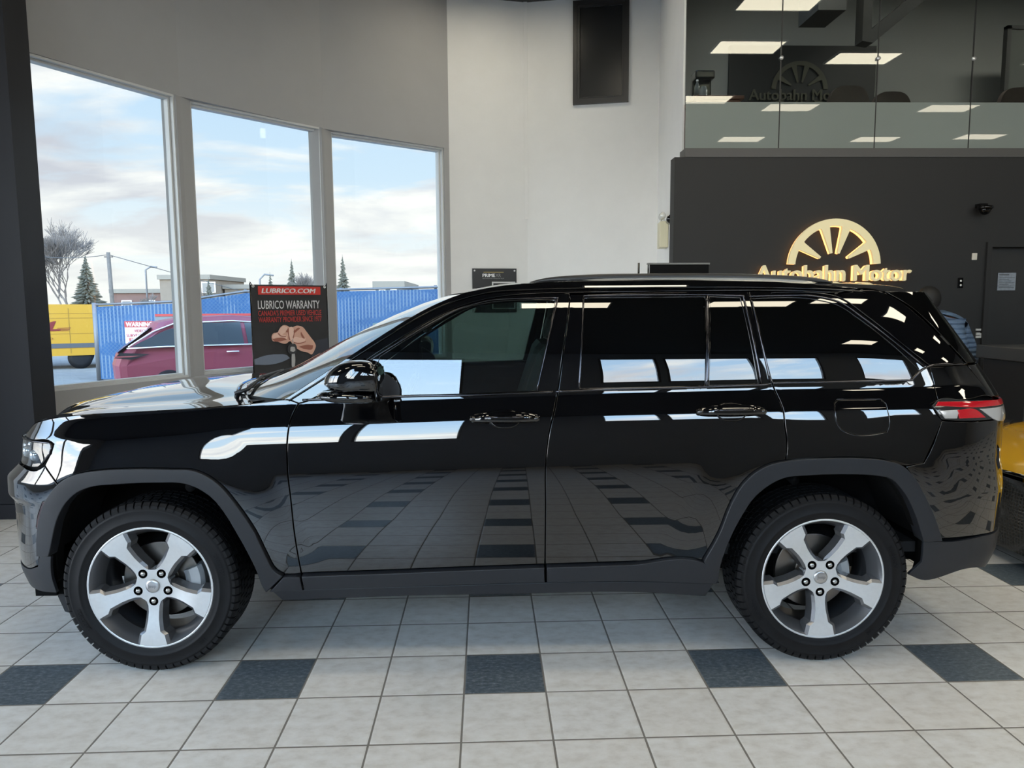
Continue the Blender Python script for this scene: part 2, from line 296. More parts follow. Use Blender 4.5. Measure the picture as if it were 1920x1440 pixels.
# ---- outlines of the car panels on its body surface: (s along the side, z)
DATA = {
'front_fender': [(-2.1879,1.0415),(-2.1351,1.093),(-2.0191,1.122),(-1.8582,1.1424),(-1.5363,1.1618),(-1.2565,1.1766),(-1.06,1.1912),(-0.9561,1.2019),(-0.8523,1.2079),(-0.8174,1.194),(-0.8376,1.1523),(-0.8483,1.1199),(-0.853,1.0872),(-0.8589,1.0087),(-0.8578,0.9176),(-0.8475,0.7905),(-0.8369,0.6378),(-0.8165,0.4554),(-0.8901,0.4523),(-0.9188,0.4703),(-0.959,0.5523),(-0.9991,0.6513),(-1.0371,0.7176),(-1.0843,0.7881),(-1.1279,0.8439),(-1.1901,0.8949),(-1.251,0.9204),(-1.3422,0.9255),(-1.5147,0.9283),(-1.6542,0.9214),(-1.7379,0.9093),(-1.8021,0.888),(-1.8549,0.8524),(-1.8883,0.8809),(-1.9613,0.9318),(-1.916,0.9972),(-1.9052,1.0245),(-1.9249,1.0327),(-2.0851,1.034)],
'headlamp': [(-2.1887,1.0301),(-2.0842,1.0318),(-1.9282,1.0304),(-1.9121,1.022),(-1.9232,0.9947),(-1.9667,0.952),(-2.0115,0.922),(-2.0705,0.9177),(-2.1348,0.9282),(-2.1797,0.9798)],
'front_door': [(-0.8174,1.194),(-0.7829,1.2028),(-0.7255,1.2297),(-0.6339,1.2928),(-0.5192,1.3787),(-0.3879,1.4627),(-0.2348,1.5542),(-0.0773,1.6186),(0.082,1.6507),(0.2086,1.6593),(0.3738,1.663),(0.3734,1.6558),(0.3538,1.5265),(0.3312,1.3882),(0.31,1.2509),(0.2913,1.1617),(0.271,1.0889),(0.2538,0.9823),(0.2481,0.7194),(0.2459,0.4816),(-0.1553,0.4718),(-0.5045,0.4616),(-0.8165,0.4554),(-0.8369,0.6378),(-0.8475,0.7905),(-0.8578,0.9176),(-0.8589,1.0087),(-0.853,1.0872),(-0.8483,1.1199),(-0.8376,1.1523)],
'fglass': [(-0.4783,1.2231),(-0.0941,1.2302),(0.2122,1.2402),(0.2596,1.4278),(0.3053,1.6301),(0.1602,1.6323),(0.0009,1.6204),(-0.1174,1.593),(-0.2484,1.524),(-0.3737,1.4488),(-0.4659,1.3898),(-0.4816,1.3418)],
'rear_door': [(0.2459,0.4816),(0.2481,0.7194),(0.2538,0.9823),(0.271,1.0889),(0.2913,1.1617),(0.31,1.2509),(0.3312,1.3882),(0.3538,1.5265),(0.3734,1.6558),(0.6879,1.6632),(0.9821,1.666),(1.1775,1.6647),(1.1916,1.5366),(1.2167,1.3972),(1.2515,1.2472),(1.2808,1.1623),(1.2862,1.0794),(1.2924,0.9888),(1.2851,0.9362),(1.2249,0.9253),(1.1626,0.8982),(1.0941,0.8362),(1.0427,0.7429),(0.9993,0.6244),(0.9344,0.4954),(0.6154,0.4893)],
'rglass': [(0.4369,1.6387),(0.9782,1.6397),(0.9491,1.2546),(0.4053,1.2478),(0.4187,1.4266)],
'rvent': [(0.9999,1.6395),(1.1362,1.6338),(1.1839,1.2616),(0.9702,1.2567)],
'quarter_panel': [(1.2851,0.9362),(1.2924,0.9888),(1.2862,1.0794),(1.2808,1.1623),(1.2515,1.2472),(1.2167,1.3972),(1.1916,1.5366),(1.1775,1.6647),(1.2912,1.6639),(1.4437,1.6605),(1.5568,1.6501),(1.7521,1.6685),(1.8728,1.6608),(2.0883,1.5612),(2.2201,1.4408),(2.3012,1.3269),(2.0343,1.3234),(2.0314,1.2484),(2.0143,1.176),(1.9779,1.1634),(1.9934,1.1246),(2.0234,1.0939),(1.9636,0.9749),(1.9248,0.9089),(1.8131,0.9031),(1.7263,0.931),(1.6156,0.9425)],
'qglass': [(1.1812,1.6287),(1.2855,1.6328),(1.4376,1.6294),(1.5655,1.6023),(1.6838,1.5329),(1.861,1.4074),(1.9677,1.3104),(1.9046,1.2717),(1.6114,1.2686),(1.2499,1.2656),(1.2129,1.4088)],
'fuel_door': [(1.5113,1.1751),(1.5284,1.1903),(1.7327,1.1876),(1.7514,1.1696),(1.755,1.0725),(1.7437,1.0499),(1.7101,1.0438),(1.5617,1.0486),(1.5338,1.0627),(1.5122,1.0992)],
'tail_lamp': [(1.9807,1.1633),(2.0143,1.176),(2.1787,1.174),(2.4399,1.1575),(2.4043,1.082),(2.2831,1.0883),(2.1188,1.0909),(2.0179,1.0986)],
'front_arch': [(-0.8901,0.4523),(-0.9188,0.4703),(-0.959,0.5523),(-0.9991,0.6513),(-1.0371,0.7176),(-1.0843,0.7881),(-1.1279,0.8439),(-1.1901,0.8949),(-1.251,0.9204),(-1.3422,0.9255),(-1.5147,0.9283),(-1.6542,0.9214),(-1.7379,0.9093),(-1.8021,0.888),(-1.8549,0.8524),(-1.8993,0.8045),(-1.9538,0.7312),(-1.99,0.6331),(-2.0061,0.5312),(-1.932,0.5362),(-1.9183,0.5641),(-1.8949,0.6261),(-1.8658,0.6992),(-1.8068,0.7832),(-1.7538,0.8259),(-1.6926,0.8498),(-1.5749,0.8618),(-1.4016,0.8683),(-1.2874,0.8631),(-1.2312,0.842),(-1.1756,0.8023),(-1.1216,0.7319),(-1.0799,0.6537),(-1.0391,0.5693),(-1.0044,0.4801),(-0.9787,0.3871),(-0.9708,0.3738)],
'rear_arch': [(0.9344,0.4954),(0.9993,0.6244),(1.0427,0.7429),(1.0941,0.8362),(1.1626,0.8982),(1.2249,0.9253),(1.2851,0.9362),(1.4579,0.9453),(1.6156,0.9425),(1.7263,0.931),(1.8131,0.9031),(1.8746,0.845),(1.9288,0.7577),(1.9937,0.6419),(2.0287,0.5614),(1.9331,0.5599),(1.9076,0.6201),(1.8648,0.7112),(1.8087,0.7988),(1.7554,0.8477),(1.6685,0.8661),(1.5385,0.8734),(1.3806,0.8715),(1.2734,0.8613),(1.2114,0.8316),(1.1497,0.7808),(1.0979,0.7036),(1.0475,0.599),(1.0085,0.4524),(1.0067,0.3891)],
'door_cladF': [(-0.8146,0.4503),(-0.5047,0.4565),(-0.1554,0.4668),(0.2436,0.4766),(0.2465,0.4022),(-0.1572,0.3949),(-0.5085,0.3871),(-0.809,0.3824)],
'door_cladR': [(0.2506,0.4765),(0.6156,0.4842),(0.9345,0.4929),(1.0037,0.4525),(1.0021,0.3866),(0.6184,0.4022),(0.2512,0.4021)],
'fender_foot': [(-0.8903,0.4498),(-0.8192,0.4505),(-0.8113,0.3825),(-0.9586,0.3765)],
'rocker': [(-0.959,0.3738),(-0.8116,0.3785),(-0.1574,0.3897),(0.2465,0.397),(0.6187,0.397),(1,0.384),(0.9636,0.3114),(0.6212,0.3388),(0.188,0.337),(-0.3542,0.3345),(-0.9113,0.3193)],
'roofside': [(-0.8523,1.2079),(-0.8174,1.194),(-0.7829,1.2028),(-0.7255,1.2297),(-0.6339,1.2928),(-0.5192,1.3787),(-0.3879,1.4627),(-0.2348,1.5542),(-0.0773,1.6186),(0.082,1.6507),(0.2086,1.6593),(0.3738,1.663),(0.6882,1.6656),(0.9823,1.6672),(1.178,1.6671),(1.2917,1.6663),(1.4443,1.6629),(1.5579,1.6549),(1.7551,1.6734)],
'bumper_up': [(-1.9608,0.9295),(-1.8879,0.8787),(-1.8548,0.8501),(-1.8993,0.8045),(-1.9538,0.7312),(-1.99,0.6331),(-2.0112,0.5332),(-2.0313,0.4802),(-2.1298,0.4481),(-2.228,0.4509)],
'reflector': [(-1.9496,0.7762),(-1.9035,0.7856),(-1.9444,0.727),(-1.9823,0.6385),(-2.0177,0.6523),(-1.9938,0.7189)],
'bump_low': [(-2.2283,0.4456),(-2.1327,0.4423),(-2.033,0.4748),(-2.0066,0.5287),(-1.9325,0.5337),(-1.9494,0.4435),(-1.9497,0.353),(-2.0953,0.3478),(-2.207,0.3505)],
'rbumper': [(2.0233,1.0916),(1.9692,0.9747),(1.9304,0.9086),(1.9839,0.7506),(2.0309,0.5663),(2.296,0.5646)],
'rbump_low': [(1.9357,0.5599),(2.029,0.5589),(2.0457,0.5453),(2.2972,0.5594),(2.355,0.4635),(2.2265,0.4287),(1.9691,0.3687),(1.9004,0.3985),(1.9521,0.4596)],
'crease_h': [(-0.0662,1.1295),(-0.0202,1.1378),(0.1754,1.1408),(0.2142,1.1273),(0.1977,1.1008),(0.1058,1.097),(-0.0318,1.0982)],
'rear_h': [(0.9125,1.1547),(0.9622,1.163),(1.1131,1.1616),(1.1955,1.1521),(1.1676,1.1211),(1.0977,1.115),(0.9703,1.1186)],
'applique': [(2.0343,1.3234),(2.3012,1.3269),(2.3265,1.2804),(2.3791,1.1784),(2.4446,1.1594),(2.18,1.1762),(2.0152,1.1782),(2.0314,1.2484)],
'back_side': [(1.8728,1.6608),(2.2916,1.6258),(2.3117,1.5041),(2.3346,1.2873),(2.3012,1.3269),(2.2201,1.4408),(2.0883,1.5612)],
'_arches': [[(-2.0061,0.5312),(-1.99,0.6331),(-1.9538,0.7312),(-1.8993,0.8045),(-1.8549,0.8524),(-1.8021,0.888),(-1.7379,0.9093),(-1.6542,0.9214),(-1.5147,0.9283),(-1.3422,0.9255),(-1.251,0.9204),(-1.1901,0.8949),(-1.1279,0.8439),(-1.0843,0.7881),(-1.0371,0.7176),(-0.9991,0.6513),(-0.959,0.5523),(-0.9188,0.4703),(-0.8901,0.4523)],[(0.9344,0.4954),(0.9993,0.6244),(1.0427,0.7429),(1.0941,0.8362),(1.1626,0.8982),(1.2249,0.9253),(1.2851,0.9362),(1.4579,0.9453),(1.6156,0.9425),(1.7263,0.931),(1.8131,0.9031),(1.8746,0.845),(1.9288,0.7577),(1.9937,0.6419),(2.0287,0.5614)]],
'apillar_top': [(-0.8823,1.2104),(-0.7497,1.296),(-0.6467,1.3637),(-0.5435,1.4317),(-0.44,1.4977),(-0.336,1.5619),(-0.2195,1.622),(-0.1016,1.6663)],
'roof_edge': [(-0.0182,1.685),(0.0899,1.7013),(0.2109,1.7103),(0.4541,1.7186),(0.6975,1.7194),(0.9411,1.7178),(1.3047,1.7079),(1.5695,1.6889),(1.7551,1.6734),(1.8728,1.6608)],
'rail_top': [(0.1975,-0.64,1.7153),(0.2397,-0.64,1.7273),(0.3141,-0.64,1.739),(0.4381,-0.64,1.7468),(0.587,-0.64,1.7508),(0.8357,-0.64,1.7517),(1.0352,-0.64,1.7504),(1.3103,-0.64,1.7425),(1.5112,-0.64,1.7289),(1.6124,-0.64,1.7085)],
'rail_sil': [(0.3994,-0.655,1.7184),(0.4859,-0.655,1.7276),(0.6096,-0.655,1.7317),(0.8326,-0.655,1.7327),(1.0313,-0.655,1.7314),(1.2804,-0.655,1.7261),(1.4804,-0.655,1.7138),(1.5308,-0.655,1.7036)],
'mirror': [(-0.4306,-1.13,1.231),(-0.4271,-1.13,1.3672),(-0.4436,-1.13,1.3867),(-0.4733,-1.13,1.3955),(-0.5266,-1.13,1.396),(-0.5803,-1.13,1.3857),(-0.6195,-1.13,1.3602),(-0.642,-1.13,1.326),(-0.645,-1.13,1.3001),(-0.6221,-1.13,1.2826),(-0.6698,-1.13,1.2636),(-0.6766,-1.13,1.2528),(-0.6386,-1.13,1.2373),(-0.5424,-1.13,1.2277)],
'sail': [(-0.4676,1.3348),(-0.4139,1.3002),(-0.3837,1.268),(-0.3789,1.2223),(-0.4667,1.2185)],
'deflector': [(-2.0162,-0.78,0.3126),(-1.9531,-0.78,0.3091),(-1.9584,-0.78,0.2017),(-1.9775,-0.78,0.2071)],
'spoiler': [(1.9445,-0.45,1.6649),(2.0457,-0.45,1.6642),(2.1676,-0.45,1.6267),(2.1965,-0.45,1.587),(2.1421,-0.45,1.6058)],
}

# ---- body surface of the black car, car-local metres: x back, -y towards the near side, z up
_PC=np.array([(-2.372,0),(-2.366,.25),(-2.345,.48),(-2.295,.67),(-2.20,.80),(-2.07,.885),(-1.9,.937),(-1.7,.962),(-1.45,.974),(-1.0,.981),(0,.984),(1.0,.984),(1.5,.978),(1.8,.964),(2.05,.94),(2.25,.90),(2.39,.835),(2.475,.74),(2.515,.58),(2.535,.3),(2.542,0)],float)
def _dense(P,n=60):
    out=[]
    Q=np.vstack([P[1]*[1,-1],P,P[-2]*[1,-1]])
    for i in range(1,len(Q)-2):
        p0,p1,p2,p3=Q[i-1],Q[i],Q[i+1],Q[i+2]
        d1=np.linalg.norm(p2-p1);d0=np.linalg.norm(p1-p0);d2=np.linalg.norm(p3-p2)
        m1=((p1-p0)/d0*d1+(p2-p1)/d1*d0)/(d0+d1)*d1; m2=((p2-p1)/d1*d2+(p3-p2)/d2*d1)/(d1+d2)*d1
        t=np.linspace(0,1,n,endpoint=False)[:,None]
        out.append((2*t**3-3*t**2+1)*p1+(t**3-2*t**2+t)*m1+(-2*t**3+3*t**2)*p2+(t**3-t**2)*m2)
    out.append(P[-1:]); return np.vstack(out)
_C=_dense(_PC)
_L=np.concatenate([[0],np.cumsum(np.linalg.norm(np.diff(_C,axis=0),axis=1))])
_i0=np.argmin(abs(_C[:,0])); _S=_L-_L[_i0]
SMIN,SMAX=_S[0],_S[-1]
def _prof(zt):           # integrate tilt table (degrees, outward normal tilting up) to an inset table
    z=np.linspace(.15,1.80,1651); t=np.interp(z,[a for a,b in zt],[b for a,b in zt])
    k=np.exp(-.5*(np.arange(-18,19)/6.)**2);k/=k.sum(); t=np.convolve(np.pad(t,18,'edge'),k,'valid')
    ins=np.concatenate([[0],np.cumsum(np.tan(np.radians(t))[:-1]*.001)]); return z,ins-ins.min()
_Z,_SI=_prof([(.15,-38),(.24,-22),(.30,-13),(.42,-9),(.5,-6),(.6,-2.5),(.7,0),(.8,1.2),(.9,3),(1.02,6.5),(1.07,10),(1.11,16),(1.123,18),(1.127,27),(1.17,25),(1.203,21),(1.211,10.5),(1.33,12.8),(1.4,14.8),(1.5,18.5),(1.6,23.5),(1.655,30),(1.68,42),(1.72,50),(1.75,62),(1.8,70)])
def _tab(t):
    z=np.interp(_Z,[a for a,b in t],[b for a,b in t]); k=np.exp(-.5*(np.arange(-20,21)/5.)**2);k/=k.sum(); return np.convolve(np.pad(z,20,'edge'),k,'valid')
_NI=_tab([(.15,.55),(.24,.34),(.30,.19),(.35,.13),(.42,.10),(.55,.095),(.68,.10),(.75,.095),(.77,.06),(.85,.06),(.865,.08),(.93,.16),(1.0,.16),(1.06,.165),(1.10,.19),(1.2,.27),(1.8,.5)])
_TI=_tab([(.15,.42),(.24,.28),(.30,.19),(.38,.12),(.46,.085),(.54,.08),(.64,.075),(.75,.065),(.9,.09),(1.0,.085),(1.1,.075),(1.15,.085),(1.19,.10),(1.25,.135),(1.4,.25),(1.66,.445),(1.8,.55)])
def _ss(a,b,x):
    t=np.clip((x-a)/(b-a),0,1); return t*t*(3-2*t)
def segdist(s,z,poly):
    d=np.full(np.shape(s),9.)
    for (a,b),(c,e) in zip(poly[:-1],poly[1:]):
        L=(c-a)**2+(e-b)**2; t=np.clip(((s-a)*(c-a)+(z-b)*(e-b))/L,0,1); d=np.minimum(d,np.hypot(s-a-t*(c-a),z-b-t*(e-b)))
    return d
def zc(s): return np.interp(s,[-2.3,-1.75,-1.0,-.08,.55,1.3,2.2],ZCT)-1.125   # crease line offset along the body
def dense_arc(P,n=7):
    P=[np.array(p,float) for p in P]; out=[]
    for i in range(len(P)-1):
        p0=P[max(i-1,0)];p3=P[min(i+2,len(P)-1)];p,q=P[i],P[i+1]
        for k in range(n):
            t=k/n; out.append((2*t**3-3*t*t+1)*p+(t**3-2*t*t+t)*(q-p0)/2+(-2*t**3+3*t*t)*q+(t**3-t*t)*(p3-p)/2)
    out=np.array(out+[P[-1]])
    for _ in range(25): out[1:-1]=.5*out[1:-1]+.25*(out[:-2]+out[2:])
    return [tuple(p) for p in out]
ARCHES=[]                 # outer edges of the two arch trims, (s,z) polylines
def P0(s,z):
    s=np.asarray(s,float);z=np.asarray(z,float); sc=np.clip(s,SMIN,SMAX)
    cx=np.interp(sc,_S,_C[:,0]); cy=np.interp(sc,_S,_C[:,1]); cy=np.where(s<SMIN,-(SMIN-s),np.where(s>SMAX,-(s-SMAX),cy))
    zz=z-zc(s)*_ss(.6,.98,z)*(1-_ss(1.32,1.6,z))
    a=np.interp(zz,_Z,_SI)
    if ARCHES:
        d=np.minimum(segdist(s,z,ARCHES[0]),segdist(s,z,ARCHES[1])); k=np.clip(1-d/.20,0,1)
        a=a-.009*k*k*(3-2*k)
    fx=np.interp(z,_Z,_NI)*np.clip((-1.75-cx)/.62,0,1)**1.4
    rx=np.interp(z,_Z,_TI)*np.clip((cx-1.55)/.99,0,1)**1.5
    y=cy*(1-a/.984)
    return np.stack([cx+fx-rx,-y,z],-1)
def PN(s,z,off=0.,e=.0015):
    s=np.asarray(s,float);z=np.asarray(z,float)
    a=P0(s+e,z)-P0(s-e,z); b=P0(s,z+e)-P0(s,z-e)
    n=np.cross(a,b); n/=np.linalg.norm(n,axis=-1,keepdims=True)+1e-12
    n=np.where(n[...,1:2]>0.999,-n,n)
    return P0(s,z)+n*off, n
ZCT=[1.03,1.052,1.103,1.127,1.143,1.153,1.155]

CARX, CARY = 0.017, 4.095
TROFFER = 9.0
LEDS = 1.6

M_paint = mat('black_paint', (.0012, .0012, .0016), .012, ior=1.55, coat=1.)
M_gloss = mat('gloss_black_trim', (.002, .002, .0025), .03, ior=1.5)
M_clad = noisy('satin_black_cladding', (.0155, .017, .021), .06, 40, .45, ior=1.45)
M_dark = mat('dark_void', (.004, .004, .004), .9, spec=.1)
M_liner = mat('wheel_liner', (.008, .008, .009), .8, spec=.2)
M_rubber = noisy('tyre_rubber', (.0075, .0075, .0085), .15, 30, .55, spec=.22)
M_priv = mat('privacy_glass', (.0008, .0009, .001), .0, ior=1.75)
M_chrome = mat('dark_chrome', (.09, .09, .10), .12, metal=1.)
M_bright = mat('bright_chrome', (.75, .76, .78), .05, metal=1.)
M_glass = sheet_glass('door_glass', (.27, .36, .34), 1.58, dbl=True)
M_wind = sheet_glass('windshield_glass', (.66, .76, .73), 1.6, dbl=True)
M_rail = mat('silver_rail_strip', (.42, .42, .40), .28, metal=.9)


# ==================================================================== THE SHOWROOM
T_, OX_, OY_ = .34280, -.10955, 3.9513
CEIL = 5.62
def floor_mat():
    m = mat('floor_tiles', (.6, .58, .55), .33); t = NT(m); p = t.pos('Object'); s = t.N('ShaderNodeSeparateXYZ'); t.L(p, s.inputs[0])
    u = t.M('DIVIDE', t.M('SUBTRACT', s.outputs[0], OX_), T_); v = t.M('DIVIDE', t.M('SUBTRACT', s.outputs[1], OY_), T_)
    fu, fv = t.M('FLOOR', u), t.M('FLOOR', v); ru, rv = t.M('SUBTRACT', u, fu), t.M('SUBTRACT', v, fv)
    def m3(x): return t.M('LESS_THAN', t.M('ABSOLUTE', t.M('SUBTRACT', t.M('MULTIPLY', t.M('FRACT', t.M('ADD', t.M('DIVIDE', x, 3.), 100.01)), 3.), .03)), .3)
    dark = t.M('MULTIPLY', m3(fu), m3(fv))
    def edge(r): return t.M('MINIMUM', r, t.M('SUBTRACT', 1., r))
    n0 = t.noise(p, 9, 3, .5)
    e = t.M('ADD', t.M('MINIMUM', edge(ru), edge(rv)), t.M('MULTIPLY', t.M('SUBTRACT', n0, .5), .006))
    grout = t.M('LESS_THAN', e, .0115)
    wn = t.N('ShaderNodeTexWhiteNoise', noise_dimensions='2D'); c = t.N('ShaderNodeCombineXYZ'); t.L(fu, c.inputs[0]); t.L(fv, c.inputs[1]); t.L(c.outputs[0], wn.inputs['Vector'])
    n1 = t.noise(p, 14, 8, .62, (1, 1.5, 1)); n2 = t.noise(p, 95, 5, .75); n3 = t.noise(p, 38, 7, .7, (1, 1.8, 1))
    lt = t.ramp(n1, [(.30, (.60, .565, .515)), (.5, (.72, .695, .655)), (.70, (.79, .775, .75))])
    lt = t.mix(t.M('MULTIPLY', t.M('LESS_THAN', n2, .335), .45), lt, (.36, .34, .31))
    lt = t.mix(t.M('MULTIPLY', wn.outputs[0], .16), lt, (.70, .62, .52))
    dk = t.ramp(n3, [(.30, (.045, .060, .075)), (.5, (.095, .118, .138)), (.62, (.16, .185, .21)), (.74, (.30, .33, .36))])
    col = t.mix(dark, lt, dk); col = t.mix(grout, col, (.20, .18, .155)); t.L(col, t.b.inputs['Base Color'])
    t.L(t.M('ADD', t.M('MULTIPLY', grout, .5), t.M('ADD', .26, t.M('MULTIPLY', n2, .16))), t.b.inputs['Roughness'])
    h = t.M('ADD', t.M('MULTIPLY', t.M('MINIMUM', t.M('DIVIDE', e, .03), 1.), 1.), t.M('MULTIPLY', n1, .35)); t.bump(h, .28, .004)
    return m
def struct(o): o['kind'] = 'structure'; return o
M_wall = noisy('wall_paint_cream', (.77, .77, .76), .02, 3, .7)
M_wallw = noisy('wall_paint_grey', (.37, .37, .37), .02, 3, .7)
M_black = noisy('wall_paint_charcoal', (.0135, .0135, .0138), .05, 3, .62)
M_frame = mat('window_frame_grey', (.60, .61, .60), .4)
M_col = noisy('column_navy_black', (.006, .0072, .0115), .10, 12, .45, stretch=(1, 1, .1), spec=.3)
M_pane = sheet_glass('window_pane', (.97, .985, .98), 1.3)
o = MB().b2((-9, -9, -.1), (13.5, 11.9, 0)).build('floor', floor_mat()); struct(o)
# --- window wall: faceted round the front of the showroom
SILL, HEAD = .90, 3.675
def wall_piece(mb, a, b, z0, z1, th=.16):
    d = Vector((b[0]-a[0], b[1]-a[1], 0)); n = Vector((-d.y, d.x, 0)).normalized()*th
    P = [Vector((a[0], a[1], 0)), Vector((b[0], b[1], 0)), Vector((b[0], b[1], 0))+n, Vector((a[0], a[1], 0))+n]
    mb.add([(p.x, p.y, z) for z in (z0, z1) for p in P], [(0, 1, 2, 3), (7, 6, 5, 4), (0, 4, 5, 1), (1, 5, 6, 2), (2, 6, 7, 3), (3, 7, 4, 0)])
L2 = lambda a, b, t: (a[0]+(b[0]-a[0])*t, a[1]+(b[1]-a[1])*t)
W = [((-3.80, 6.15), (-3.013, 7.588)), ((-2.953, 7.79), (-1.894, 8.933)), ((-1.824, 9.116), (-.536, 10.073))]
K = [(-4.9, 4.10), (-3.00, 7.655), (-1.885, 8.997), (-.47, 10.12), (.58, 10.34), (2.30, 9.95)]   # wall corners in plan
mb = MB()
for (a, b), (p, q) in zip(W, [(K[0], K[1]), (K[1], K[2]), (K[2], K[3])]):
    wall_piece(mb, p, q, 0, SILL); wall_piece(mb, p, q, HEAD, CEIL); wall_piece(mb, p, a, SILL, HEAD); wall_piece(mb, b, q, SILL, HEAD)
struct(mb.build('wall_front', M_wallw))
mb = MB(); wall_piece(mb, K[3], K[4], 0, CEIL); wall_piece(mb, K[4], K[5], 0, CEIL); struct(mb.build('wall_corner', M_wall))
struct(MB().prism([(2.30, 9.95), (2.0, 7.62), (2.02, 7.62), (2.45, 9.95)], 0, CEIL).build('wall_return', M_wall))
struct(MB().box((.566, 10.335, 4.2), (.05, .03, 2.85)).build('trim_1', M_wall))
for i, (a, b) in enumerate(W):
    d = Vector((b[0]-a[0], b[1]-a[1], 0)).normalized(); n = Vector((-d.y, d.x, 0)); mb = MB()
    Mx = frame((a[0], a[1], 0), d, (0, 0, 1)); Lw = (Vector(b)-Vector(a)).length
    def rect(x0, x1, z0, z1): return [(x0, z0), (x1, z0), (x1, z1), (x0, z1)]
    def fr(w0, w1, y0, y1):
        mb.prism(rect(w0, Lw-w0, SILL+w0, HEAD-w0), -y1, -y0, Mx, [rect(w1, Lw-w1, SILL+w1, HEAD-w1)])
    fr(.0, .020, .02, .155); fr(.020, .040, .07, .15)
    g = MB(); g.prism(rect(.03, Lw-.03, SILL+.03, HEAD-.03), -.112, -.106, Mx)
    wn = mb.build('window_%d' % (i+1), M_frame); struct(wn); g.build('glass_pane', M_pane, wn)
# corner column clad in dark boards, with plinth
col = struct(MB().b2((-4.35, 5.66, 0), (-3.435, 5.95, CEIL)).build('trim_2', M_col))
struct(MB().b2((-4.37, 5.64, 0), (-3.42, 5.96, .115), .006).build('baseboard_column', M_col))
# --- charcoal feature wall with the mezzanine above
MEZ = 3.06
mb = MB(); mb.b2((1.897, 7.50, 0), (5.18, 7.66, MEZ)).b2((6.10, 7.50, 0), (13.4, 7.66, MEZ)).b2((5.18, 7.50, 2.16), (6.10, 7.66, MEZ)); struct(mb.build('wall_feature', M_black))
M_fas = mat('fascia_grey', (.075, .072, .07), .5)
struct(MB().b2((2.0, 7.49, MEZ), (13.4, 7.70, MEZ+.085)).build('trim_3', M_fas))
struct(MB().prism([(2.06, 7.7), (13.4, 7.7), (13.4, 12.2), (2.5, 12.2), (2.5, 9.95), (2.34, 9.9)], 2.95, 3.05).build('floor_mezzanine', mat('mezz_floor', (.12, .11, .10), .7)))
M_mez = noisy('mezz_wall_grey', (.34, .34, .33), .03, 2, .8)
mb = MB(); mb.b2((2.45, 12.0, 3.05), (13.4, 12.15, 6.4)).b2((2.45, 9.95, 3.05), (2.6, 12.15, 6.4)); struct(mb.build('wall_mezzanine', M_mez))
mb = MB(); mb.b2((4.22, 9.6, 5.27), (4.58, 10.2, 6.4))
mb.prism([(4.95, 5.0), (5.10, 4.98), (6.6, 6.2), (6.6, 6.4), (4.95, 6.4)], -.1, .1, frame((0, 10.0, 0), (1, 0, 0), (0, 0, 1)), [[(5.07, 5.15), (6.3, 6.15), (5.07, 6.15)]])
struct(mb.build('trim_4', mat('bulkhead_dark', (.03, .03, .03), .7)))
struct(MB().b2((2.45, 7.68, 6.4), (13.4, 12.2, 6.5)).build('ceiling_mezzanine', mat('mezz_ceiling', (.06, .06, .06), .8)))
# glass balustrade: tall sheets, lower band frosted
M_mg = sheet_glass('mezz_glass', (.80, .83, .81), 1.52); M_fr = sheet_glass('frosted_glass', (.30, .33, .32), 1.5, film=(.50, .56, .53), filmf=.45)
xs = [2.0, 2.953, 3.93, 4.90, 5.87, 6.84, 7.81, 8.78, 9.75, 10.72, 11.69, 12.66, 13.4]
bal = empty('glass_partition', (2.0, 7.53, MEZ+.085), 0, 'tall frameless glass partition with a frosted lower band above the charcoal wall', 'glass partition')
for x0, x1 in zip(xs[:-1], xs[1:]):
    q = lambda z0, z1, nm, m_: MB().b2((x0+.006-2, -.004, z0-MEZ-.085), (x1-.006-2, .004, z1-MEZ-.085)).build(nm, m_, bal)
    q(3.145, 3.60, 'frosted_pane', M_fr); q(3.60, CEIL, 'clear_pane', M_mg)
mb = MB()
for x in xs[1:-1]: mb.b2((x-.005-2, -.006, 0), (x+.005-2, .006, CEIL-MEZ-.09))
mb.build('joint_seal', mat('seal_black', (.01, .01, .01), .5), bal)
for x in xs[1:-1]: MB().lathe([(0, -.028), (.018, -.026), (.020, -.010), (.012, 0)], 16, c=(x-2, 0, 4.02-MEZ-.085)).build('glass_clip', mat('clip_steel', (.75, .75, .75), .25, metal=.6), bal)
struct(MB().b2((2.0, 7.46, CEIL), (13.4, 7.66, 6.5)).build('trim_5', M_mez))
